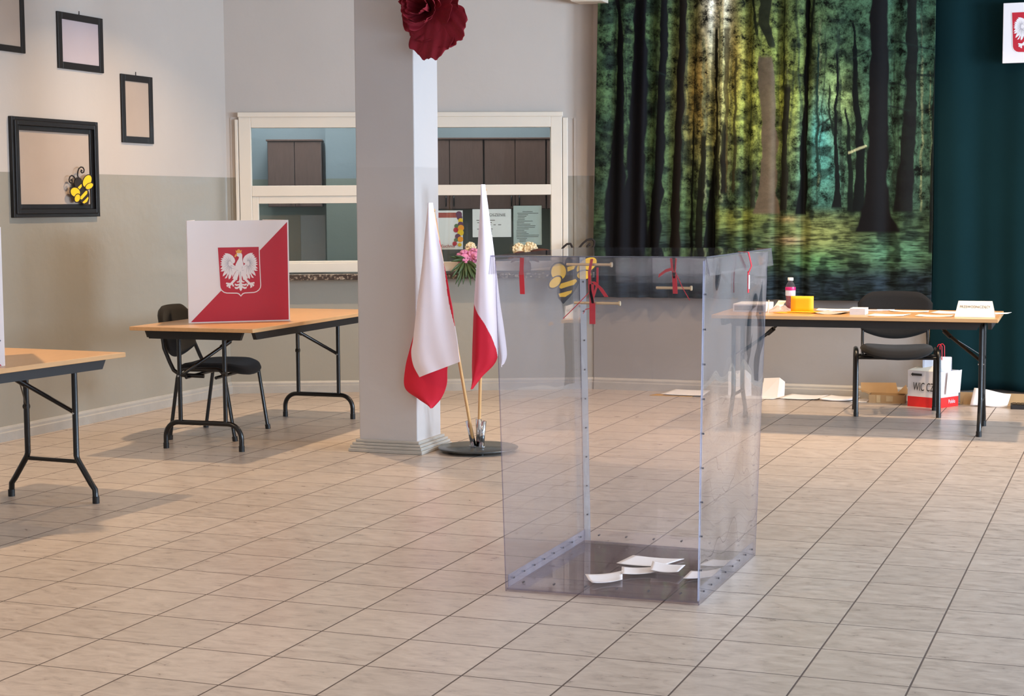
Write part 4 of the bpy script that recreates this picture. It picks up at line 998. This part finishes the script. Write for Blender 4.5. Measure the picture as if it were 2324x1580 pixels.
# ------------------------------------------------------------------ paper rose on the pillar
rose = thing('paper_flower', 'large crimson paper flower on the pillar edge, cut by the photo top', 'decoration', (-3.905, 9.0, 2.60))
def petal(cx, cz, ang, ln, wd, cup, dep, tilt, seed, y0=0):
    rs = random.Random(seed); ph = [rs.uniform(0, 6) for _ in range(4)]; mb = MB()
    ca, sa = math.cos(R(ang)), math.sin(R(ang))
    def f(u, v):
        s = (u-.5)*2; r = v*(1+0.03*math.sin(s*9+ph[0])+0.018*math.sin(s*21+ph[1]))
        w_ = wd*(0.25+0.85*math.sin(math.pi*(0.04+v*0.60)))
        a = s*w_; b = ln*r*(1-0.30*s*s*v)
        yy = -dep*(cup*v*v + 0.35*v*s*s*cup) + 0.012*math.sin(s*4+ph[2])*v + 0.006*math.sin(s*13+v*6+ph[3])*v + tilt*v
        return (cx + ca*b - sa*a, y0 + yy, cz + sa*b + ca*a)
    mb.grid(f, 26, 16)
    return mb.build('petal', M_petal, rose, solid=0.0015, fixn=False)
cxr, czr = 0.005, 0.0
for i, (ang, ln, wd, cup, tilt) in enumerate(((200, .185, .11, .4, .0), (150, .175, .115, .4, .01), (100, .20, .12, .4, .0), (45, .20, .12, .4, .0), (235, .19, .105, .5, -.01))):
    petal(cxr, czr, ang, ln, wd, cup, 0.06, tilt, i, 0.02)
for i, (ang, ln, wd, cup, tilt) in enumerate(((-85, .285, .13, .35, -.01), (-38, .27, .125, .35, .0), (15, .165, .10, .5, -.02), (190, .145, .095, .7, -.03))):
    petal(cxr, czr, ang, ln, wd, cup, 0.07, tilt, 20+i, -0.005)
for i, (ang, ln, wd, cup, tilt) in enumerate(((120, .12, .09, 1.1, -.05), (60, .125, .09, 1.1, -.05), (-20, .10, .075, 1.2, -.05), (-110, .095, .075, 1.3, -.05), (-160, .10, .075, 1.3, -.06), (170, .07, .05, 1.6, -.05), (20, .06, .045, 1.6, -.06), (-80, .05, .04, 1.6, -.06), (90, .045, .035, 1.8, -.06))):
    petal(cxr-.01, czr+.015, ang, ln, wd, cup, 0.06, tilt, 40+i, -0.02)

# ------------------------------------------------------------------ window sill objects and notices
A_W = math.atan2(WT.y, WT.x)
def bouquet(name, label, s0, zbase, d, blooms, leaves, seed, lm=M_leaf):
    t = thing(name, label, 'flowers', wp(s0, zbase, d), A_W)
    rs = random.Random(seed)
    for x, y, z, r, mt in blooms:
        bm_ = MB()
        for k in range(90):
            a = rs.uniform(0, 6.283); b = math.acos(rs.uniform(-0.6, 1)); rr = r*rs.uniform(0.7, 1.0)
            n = Vector((math.sin(b)*math.cos(a), -abs(math.cos(b))*0.8-0.05 if rs.random() < .5 else math.cos(b)*.4, math.sin(b)*math.sin(a))).normalized()
            c = Vector((x, y, z)) + n*rr; tt = n.orthogonal().normalized(); tt = Matrix.Rotation(rs.uniform(0, 6.28), 3, n) @ tt; bt = n.cross(tt); w_ = r*rs.uniform(.22, .34)
            bm_.add([c-n*w_*1.1, c-tt*w_-n*w_*.2, c+n*w_*.35+bt*w_*.1, c+tt*w_-n*w_*.2, c+bt*w_, c-bt*w_*.9], [(0, 1, 4), (1, 2, 4), (2, 3, 4), (3, 0, 4), (0, 1, 5), (1, 2, 5), (2, 3, 5), (3, 0, 5)], 0, True)
        bm_.lathe([(r*.2, z-r*.7), (r*.7, z-r*.3), (r*.75, z+r*.3), (r*.2, z+r*.7)], (x, y, 0), 12)
        bm_.build('bloom', mt, t)
    lf = MB()
    for x, z, ang, ln, w_ in leaves:
        pts = []
        for k in range(9):
            v = k/8; cx = x + math.cos(R(ang))*ln*v; cz = z + math.sin(R(ang))*ln*v - 0.02*v*v; wd = w_*math.sin(math.pi*(0.12+v*.86)); nx, nz = -math.sin(R(ang)), math.cos(R(ang))
            yy = -0.06-0.02*math.sin(v*3)-rs.uniform(0, .004)-0.10*v
            pts.append(((cx+nx*wd, yy, cz+nz*wd), (cx-nx*wd, yy-.01, cz-nz*wd)))
        vs = [p for pr_ in pts for p in pr_]
        lf.add(vs, [(2*i, 2*i+1, 2*i+3, 2*i+2) for i in range(8)], 0, True)
    lf.build('leaves', lm, t, solid=0.002)
    return t
leafs = [(-.02, .02, a, l, .013) for a, l in ((-100, .17), (-118, .19), (-135, .17), (-150, .15), (-80, .18), (-65, .16), (-48, .15), (175, .12), (-92, .12), (-125, .12), (-70, .12), (-110, .20), (150, .11), (160, .14), (-30, .13), (-58, .19))]
bq = bouquet('flower_bouquet', 'pink and cream peonies lying over the window sill behind the flags', 1.885, 1.03, -0.12,
        [(-.035, -.05, .035, .062, M_pink), (.045, -.04, .055, .058, M_pink), (.02, .0, .115, .045, M_creamf)], leafs, 3)
bouquet('flower_bunch', 'cream flowers with dark leaves on the sill at the notices', 2.34, 1.005, -0.10,
        [(-.06, -.02, .125, .050, M_creamf), (.035, -.03, .125, .058, M_creamf)], [(-.02, .10, 195, .14, .024), (.03, .10, 15, .15, .018), (-.03, .09, 205, .11, .02), (0, .08, -20, .10, .02), (0, .09, -90, .07, .02), (-.04, .09, -80, .06, .02)], 9, M_leafd)
# vases keep the flowers standing on the sill
for nm, s0, lab in (('flower_vase', 1.885, 'low dark vase under the pink peonies on the sill'), ('flower_vase', 2.34, 'low dark dish under the cream flowers on the sill')):
    o = MB().lathe([(0.035, 0), (0.045, 0.03), (0.04, 0.07), (0.03, 0.085)], (0, 0, 0), 20).build(nm, M_leafd); o.location = wp(s0, 0.9455, -0.10); tag(o, lab, 'vase')
def notice(name, label, s0, s1, z0, z1, mat=M_paper):
    t = thing(name, label, 'notice', wp(s0, z0, 0.045), A_W)
    W, H = s1-s0, z1-z0
    MB().box((W/2, 0, H/2), (W, 0.0015, H)).build('sheet', mat, t)
    return t, W, H
def TM(x, z, y=-0.0012): return frame4((x, y, z), (1, 0, 0), (0, 0, 1))
t, W, H = notice('notice_sheet', 'landscape paper notice headed in capitals behind the window glass', 1.928, 2.237, 1.222, 1.445)
text('heading', 'OG\u0141OSZENIE', 0.030, TM(W*0.53, H*0.79), M_ink, t, width=0.20)
text('underline', '____________', 0.02, TM(W*0.53, H*0.78), M_ink, t, width=0.20)
ln = MB()
for z, a, b in ((.60, .10, .58), (.52, .12, .50), (.44, .30, .48), (.44, .54, .60), (.44, .66, .74), (.29, .12, .52), (.22, .3, .5)):
    ln.box(((a+b)/2*W, -0.0012, z*H), ((b-a)*W, 0.0004, 0.006))
ln.build('text_lines', M_inkg, t)
t, W, H = notice('laminated_list', 'laminated portrait list of small printed lines behind the window glass', 2.255, 2.481, 1.157, 1.47)
MB().box((W/2, -0.002, H/2), (W+0.012, 0.0012, H+0.012)).build('laminate', M_glass, t)
ln = MB()
for k, (a, b) in enumerate(((.32, .68), (.14, .88), (.16, .52), (.15, .46), (.15, .40), (.15, .40), (.12, .68), (.12, .38), (.12, .60), (.12, .78), (.12, .76), (.12, .54), (.1, .38), (.1, .46), (.1, .54), (.1, .9), (.1, .88), (.12, .48), (.2, .44), (.2, .44))):
    ln.box(((a+b)/2*W, -0.0011, H*(.85-k*.04)), ((b-a)*W, 0.0004, 0.0045))
ln.build('text_lines', M_inkg, t)
t, W, H = notice('menu_poster', 'poster with a red band and painted fruit, beside the pillar behind glass', 1.60, 1.85, 1.126, 1.436)
MB().box((W*.42, -0.0012, H*.88), (W*.84, 0.0006, H*.13)).build('red_band', simple('printed_brick_red', (166, 74, 62), 0.6), t)
cl = [M_purple, M_orange, M_beey, M_greenp, M_red]
for i, (x, z, r) in enumerate(((.88, .90, .10), (.90, .82, .09), (.93, .74, .075), (.93, .64, .09), (.80, .60, .07), (.94, .55, .10), (.78, .50, .08), (.93, .43, .10), (.84, .33, .09), (.78, .24, .06), (.92, .26, .09), (.74, .15, .07), (.90, .12, .06))):
    MB().lathe([(0.0, -0.0008), (r*W, -0.0008), (r*W, 0.0008)], (x*W, -0.0016-0.0003*i, z*H), 18, axis='Y').build('printed_fruit', cl[(i*3+1) % 5] if i > 1 else M_purple, t)
text('caption', 'Kuchnia', 0.036, TM(W*0.50, H*0.085, -0.0014), M_red, t, shear=0.2)
# cloakroom word in white under the bee
wt = thing('wall_lettering', 'small white word on the dark sill edge by the bee', 'lettering', wp(2.66, 0.9225, -0.1612), A_W)
text('word', 'szatnia', 0.045, frame4((0.13, 0, 0), (1, 0, 0), (0, 0, 1)), M_white, wt, shear=0.2)

# eagle plaque on the teal curtain
pl = thing('eagle_plaque', 'white wall plaque with the crowned eagle shield, upper right corner', 'plaque', (-0.985, 12.53, 2.465))
MB().box((0.19, 0.01, 0.212), (0.38, 0.02, 0.424)).build('plate', M_white, pl, bevel=0.003)
emblem(pl, lambda x, y, d: (0.055+(x-112)*0.27/1200, -0.001-d, 0.362-(y-98)*0.27/1200), 1, True)

# ------------------------------------------------------------------ things on the right-hand table
z = TH
# bottle
bt = thing('drink_bottle', 'plastic bottle of dark red drink with white cap and magenta band', 'bottle', (-2.245, 11.28, z))
MB().lathe([(0.030, 0.0), (0.033, 0.006), (0.032, 0.05), (0.030, 0.07), (0.033, 0.09), (0.0335, 0.15), (0.030, 0.168), (0.016, 0.192), (0.0145, 0.20)], n=24).build('bottle_body', M_bottleg, bt)
MB().lathe([(0.0285, 0.004), (0.031, 0.01), (0.030, 0.05), (0.028, 0.07), (0.031, 0.085), (0.0315, 0.098)], n=24).build('drink', M_drink, bt)
MB().lathe([(0.0345, 0.132), (0.0350, 0.133), (0.0350, 0.152), (0.0345, 0.153)], n=24).build('band', M_magenta, bt)
MB().lathe([(0.0340, 0.095), (0.0344, 0.096), (0.0344, 0.131), (0.0340, 0.132)], n=24).build('bottle_label', M_silver, bt)
MB().lathe([(0.019, 0.198), (0.019, 0.216), (0.017, 0.218)], n=24).build('cap', M_white, bt)
# yellow standing card on an orange folder
sheet('orange_folder', 'orange paper folder lying under the standing yellow card', [(-2.275, 10.86), (-2.03, 10.86), (-1.98, 11.10), (-2.20, 11.12)], z, M_orange, 'folder', None, 0.003, 0.003)
t = thing('yellow_card', 'bright yellow folded card standing upright beside the bottle', 'card', (-2.105, 10.97, z+0.0065), R(2))
MB().grid(lambda u, v: ((u-.5)*0.150, 0.0, v*0.104), 4, 4).build('upright_leaf', M_yellow, t, solid=0.0012, fixn=False)
MB().grid(lambda u, v: ((u-.5)*0.20+(v*.01), -v*0.055, 0.004*math.sin(u*3)), 6, 3).build('lying_leaf', M_yellow, t, solid=0.0012, fixn=False)
# white box at the left end, small upright card, film
t = thing('paper_ream', 'pale flat box of paper at the left end of the table, seen through the plastic', 'box', (-2.46, 11.10, z), R(2))
MB().box((0, 0, 0.027), (0.22, 0.30, 0.054)).build('carton', M_paper, t, bevel=0.003)
MB().box((0, -0.151, 0.027), (0.20, 0.002, 0.034)).build('end_label', M_inkg, t)
o = MB().box((0, 0, 0.04), (0.004, 0.07, 0.085)).build('small_card', M_papert); o.location = (-2.322, 10.92, z); o.rotation_euler = (0, R(4), R(14)); tag(o, 'small cream card standing at the end of the paper box', 'card')
def crumple(u, v):
    rs = math.sin(u*17+v*5)*.5+math.sin(v*23-u*9)*.5
    r = math.sin(math.pi*u)*math.sin(math.pi*v)
    return ((u-.5)*0.15, (v-.5)*0.15, 0.003+r**.6*(0.032+0.014*rs))
o = MB().grid(crumple, 26, 22, smooth=False).build('plastic_film', M_polybag, None, solid=0.0008, fixn=False); o.location = (-2.262, 11.04, z); tag(o, 'crumpled clear film wrapping left of the bottle', 'plastic wrap')
sheet('curled_paper', 'cream paper curling up behind the clear film', [(-2.345, 11.14), (-2.29, 11.14), (-2.285, 11.34), (-2.345, 11.37)], z, M_papert, 'paper', None, 0.0, 0.0012, 10, 0.055)
sheet('newspaper', 'grey printed leaflet lying left of the paper block', [(-2.0, 10.86), (-1.83, 10.86), (-1.80, 11.10), (-1.96, 11.12)], z, simple('grey_newsprint', (176, 170, 164), 0.7, 0, 0.22, 40), 'leaflet', None, 0.01)
sheet('white_paper_sheet', 'white sheet lying behind the grey leaflet', [(-2.06, 11.20), (-1.84, 11.20), (-1.84, 11.42), (-2.08, 11.42)], z, M_paper, 'paper', None, 0.003)
t = thing('paper_block', 'small block of white note paper at the table front', 'paper block', (-1.728, 10.94, z), R(1))
MB().box((0, 0, 0.020), (0.098, 0.15, 0.040)).build('pages', M_paper, t)
ln = MB()
for k in range(9): ln.box((0, 0, 0.004+k*.004), (0.0985, 0.1505, 0.0007))
ln.build('page_edges', M_inkg, t)
for i, (x, y, a, lab) in enumerate(((-1.685, 11.24, 8, 'white pen lying just behind the paper block'), (-1.60, 11.30, 20, 'clear pen with white end lying right of the first pen'))):
    t = thing('ballpoint_pen', lab, 'pen', (x, y, z+.006), R(a))
    MB().tube([(-.05, 0, 0), (.05, 0, 0)], 0.005, 8).build('barrel', M_silver, t)
    MB().tube([(-.066, 0, 0), (-.03, 0, 0)], 0.0058, 8).build('pen_cap', M_white, t)
PT = [('long cream form lying at the back of the table before the chair', [(-1.57, 11.24), (-1.32, 11.22), (-1.33, 11.34), (-1.60, 11.38)], M_papert),
      ('cream form at the front edge right of the paper block', [(-1.655, 10.76), (-1.43, 10.78), (-1.40, 10.98), (-1.63, 10.96)], M_papert),
      ('cream form at the front edge just left of the name card', [(-1.355, 10.80), (-1.13, 10.82), (-1.13, 10.95), (-1.35, 10.97)], M_papert),
      ('white form behind the name card left side', [(-1.30, 11.14), (-1.10, 11.12), (-1.10, 11.36), (-1.27, 11.36)], M_paper),
      ('white sheet hanging over the right end of the table', [(-1.02, 11.14), (-0.815, 11.16), (-0.80, 11.30), (-1.0, 11.34)], M_paper)]
for lab, pts, mt in PT: sheet('paper_form', lab, pts, z, mt, 'paper', 'forms on the right table', 0.004)
# name card
t = thing('name_card', 'folded white name card standing at the right front corner of the table', 'name card', (-0.985, 10.87, z), R(2))
MB().add([(-.128, -.055, .001), (.118, -.055, .001), (.098, 0, .100), (-.108, 0, .100)], [(0, 1, 2, 3)]).build('front_leaf', M_papert, t, solid=0.0014)
MB().add([(-.128, .055, .001), (.118, .055, .001), (.098, 0, .100), (-.108, 0, .100)], [(0, 1, 2, 3)]).build('back_leaf', M_papert, t, solid=0.0014)
text('name_lettering', 'PRZEWODNICZ\u0104CY', 0.024, frame4((-0.005, -0.0225, 0.064), (1, 0, 0), (0, .48, .875)), M_inkg, t, width=0.185)

# ------------------------------------------------------------------ things on the floor by the back wall
G = 'papers on the floor by the back wall'
sheet('brown_envelope', 'ochre envelope under a white sheet on the floor behind the ballot box', [(-3.56, 12.40), (-3.22, 12.40), (-3.22, 12.50), (-3.53, 12.50)], 0, M_ochre, 'envelope', None, 0.0, 0.004)
sheet('paper_sheet', 'white printed sheet on the ochre envelope on the floor', [(-3.47, 12.40), (-3.13, 12.40), (-3.14, 12.66), (-3.42, 12.66)], 0.012, M_paper, 'paper', G, 0.003, lift=0.012)
sheet('paper_sheet', 'white sheet on the floor just right of the ballot box', [(-3.02, 12.42), (-2.60, 12.42), (-2.52, 12.62), (-2.98, 12.62)], 0.0, M_paper, 'paper', G, 0.004)
sheet('paper_sheet', 'white sheet on the floor midway under the table', [(-2.56, 12.44), (-2.27, 12.46), (-2.22, 12.66), (-2.50, 12.66)], 0.006, M_paper, 'paper', G, 0.006, lift=.01)
sheet('paper_sheet', 'white booklet lying left of the cardboard tray', [(-2.25, 12.44), (-2.02, 12.45), (-1.98, 12.66), (-2.20, 12.66)], 0.004, M_paper, 'booklet', G, 0.008, 0.012)
sheet('paper_sheet', 'white sheet tucked under the cardboard tray flap', [(-2.03, 12.45), (-1.90, 12.45), (-1.90, 12.64), (-1.99, 12.66)], 0.0, M_paper, 'paper', G, 0.002)
# crumpled ballots against the wall, seen through the plastic
for i, (x, dz, a, lab) in enumerate(((-2.84, 0, 8, 'large folded white paper propped against the back wall'), (-2.74, .01, -14, 'smaller folded white paper beside the propped one'))):
    t = thing('folded_paper', lab, 'paper', (x+(.09 if i else -.06), 12.56, 0.0), R(a), G)
    hh = 0.20-.05*i
    MB().add([(-.075, 0, 0), (.06, 0, 0), (.055, .05, hh), (-.08, .06, hh*.92)], [(0, 1, 2, 3)]).build('front_leaf', M_paper, t, solid=.0015)
    MB().add([(.06, 0, 0), (.10, .04, 0), (.095, .06, hh*.8), (.055, .05, hh)], [(0, 1, 2, 3)]).build('side_leaf', M_paper, t, solid=.0015)
# cardboard tray
t = thing('cardboard_tray', 'open brown cardboard tray with torn flaps against the wall', 'cardboard box', (-1.76, 12.53, 0), R(3))
MB().box((0, -.075, .03), (.26, .003, .06)).box((0, .075, .03), (.26, .003, .06)).box((-.13, 0, .03), (.003, .15, .06)).box((.13, 0, .03), (.003, .15, .06)).box((0, 0, .002), (.26, .15, .003)).build('tray_body', M_kraft, t)
MB().prism([(-.20, .078, .06), (.07, .078, .06), (.05, .10, .135), (-.21, .10, .130)], (0, .003, 0)).build('back_flap', M_kraft, t)
MB().prism([(.06, .06, .06), (.15, .07, .055), (.125, .08, .125)], (0, .003, 0)).prism([(-.25, .05, .10), (-.13, -.07, .06), (-.13, .07, .06)], (0, 0, .003)).build('side_flap', M_kraft, t)
M_tape = simple('pale_tape', (196, 170, 130), .4)
MB().box((.02, -.078, .032), (.05, .001, .04)).build('packing_tape', M_tape, t); MB().box((-.06, -.078, .03), (.03, .001, .055)).build('packing_tape', M_tape, t)
# white and red carton
cb = thing('white_red_carton', 'open white carton with red base band and handwritten letters by the chair', 'carton', (-1.365, 12.235, 0), 0)
a_ = Vector((-0.225, 0.10, 0)); b_ = Vector((0.120, 0.215, 0)); H1 = 0.262
an = a_.normalized(); bn = b_.normalized()
def wallp(p, d, l, z0, z1, mi, mb, off=0):
    n = Vector((0, 0, 0)); mb.prism([p, p+d*l, p+d*l+Vector((0, 0, z1-z0)), p+Vector((0, 0, z1-z0))], d.cross(Vector((0, 0, 1)))*0.003, mi)
    return mb
mb = MB()
for p, d, l in ((Vector((0, 0, 0)), an, a_.length), (Vector((0, 0, 0)), bn, b_.length), (a_, bn, b_.length), (b_, an, a_.length)):
    wallp(p+Vector((0, 0, 0)), d, l, 0, .074, 1, mb); wallp(p+Vector((0, 0, .074)), d, l, 0, H1-.074, 0, mb)
mb.poly([Vector((0, 0, .003)), a_+Vector((0, 0, .003)), a_+b_+Vector((0, 0, .003)), b_+Vector((0, 0, .003))], 0)
mb.build('carton_body', [M_white, M_boxred], cb, fixn=False)
nrmL = Vector((an.y, -an.x, 0)); nrmL = nrmL if nrmL.y < 0 else -nrmL
nrmR = Vector((bn.y, -bn.x, 0)); nrmR = nrmR if nrmR.x > 0 else -nrmR
text('handwriting', 'WIC CZ', 0.085, frame4(a_*0.47+nrmL*.006+Vector((0, 0, .145)), -an, (0, 0, 1)), M_ink, cb, shear=0.15, width=.17)
ar = MB(); fo = a_*0.70+nrmL*.006+Vector((0, 0, .235)); ex = -an
def ap(x, y): return fo + ex*x + Vector((0, 0, y))
ar.prism([ap(-.045, 0), ap(-.028, .014), ap(-.028, .008), ap(.045, .008), ap(.045, -.008), ap(-.028, -.008), ap(-.028, -.014)], nrmL*.001)
ar.build('arrow_mark', M_ink, cb)
text('side_print', 'Polska', 0.040, frame4(b_*0.66+nrmR*.006+Vector((0, 0, .040)), bn, (0, 0, 1)), M_white, cb, width=.08)
sd = MB(); c0 = b_*0.28+nrmR*.02+Vector((0, 0, .10))
sd.prism([c0, c0+bn*.17-Vector((0, 0, .0)), c0+bn*.19+Vector((0, 0, .165)), c0+bn*.02+Vector((0, 0, .155))], nrmR*.0015)
o = sd.build('side_flap', M_white, cb)
MB().prism([a_+Vector((0, 0, H1)), a_*.12+Vector((0, 0, H1)), a_*.2+bn*.10+Vector((0, 0, H1+.035)), a_*.95+bn*.10+Vector((0, 0, H1+.02))], (0, 0, .002)).build('top_flap', M_papert, cb)
# white glossy bag standing in the carton, with red cord handles
bg_ = thing('white_carrier_bag', 'glossy white carrier bag with red cord handles standing in the carton', 'bag', (-1.392, 12.40, 0.006), R(14))
def bagf(sy):
    return lambda u, v: ((u-.5)*0.205, sy*(0.036+.006*math.sin(u*7+v*5))*(1-.5*v), v*0.352)
for sy, nm in ((-1, 'bag_front'), (1, 'bag_back')): MB().grid(bagf(sy), 14, 10).build(nm, M_silver, bg_, solid=.001, fixn=False)
for sx in (-1, 1): MB().grid(lambda u, v: (sx*.1025, (u-.5)*.072*(1-.5*v), v*.352), 2, 6).build('bag_side', M_silver, bg_, solid=.001, fixn=False)
for sy in (-1, 1):
    MB().tube([(.012+sy*.012, sy*.022, .33), (.010+sy*.012, sy*.02, .43), (.02+sy*.012, sy*.02, .445), (.03+sy*.012, sy*.02, .445), (.042+sy*.012, sy*.02, .43), (.044+sy*.012, sy*.022, .33)], 0.003, 6).build('cord_handle', M_ribbon, bg_)
# cardboard sheet, leaning paper and black device at the right edge
o = MB().box((0, 0, 0.045), (0.50, 0.004, 0.09)).build('cardboard_strip', M_kraft); o.location = (-0.99, 12.555, 0); o.rotation_euler = (R(-6), 0, 0); tag(o, 'low strip of brown cardboard leaning under the teal curtain', 'cardboard')
o = MB().grid(lambda u, v: ((u-.5)*.26+.02*v, v*.055, .004+v*(.125-.035*u)+.004*math.sin(u*6)), 10, 6).build('leaning_paper', M_paper, None, solid=.0014, fixn=False)
o.location = (-1.03, 12.445, 0.0); o.rotation_euler = (0, 0, R(-3)); tag(o, 'white paper leaning against the teal curtain behind the table leg', 'paper')
t = thing('black_keyboard', 'black flat device with keys on the floor at the right edge', 'device', (-0.655, 12.44, 0), R(4))
MB().box((0, 0, .015), (.44, .15, .03)).build('case', M_darkdev, t, bevel=.004)
kb = MB()
for i in range(14):
    for j in range(4): kb.box((-.195+i*.03, -.05+j*.033, .032), (.024, .026, .006))
kb.build('keys', M_black, t)
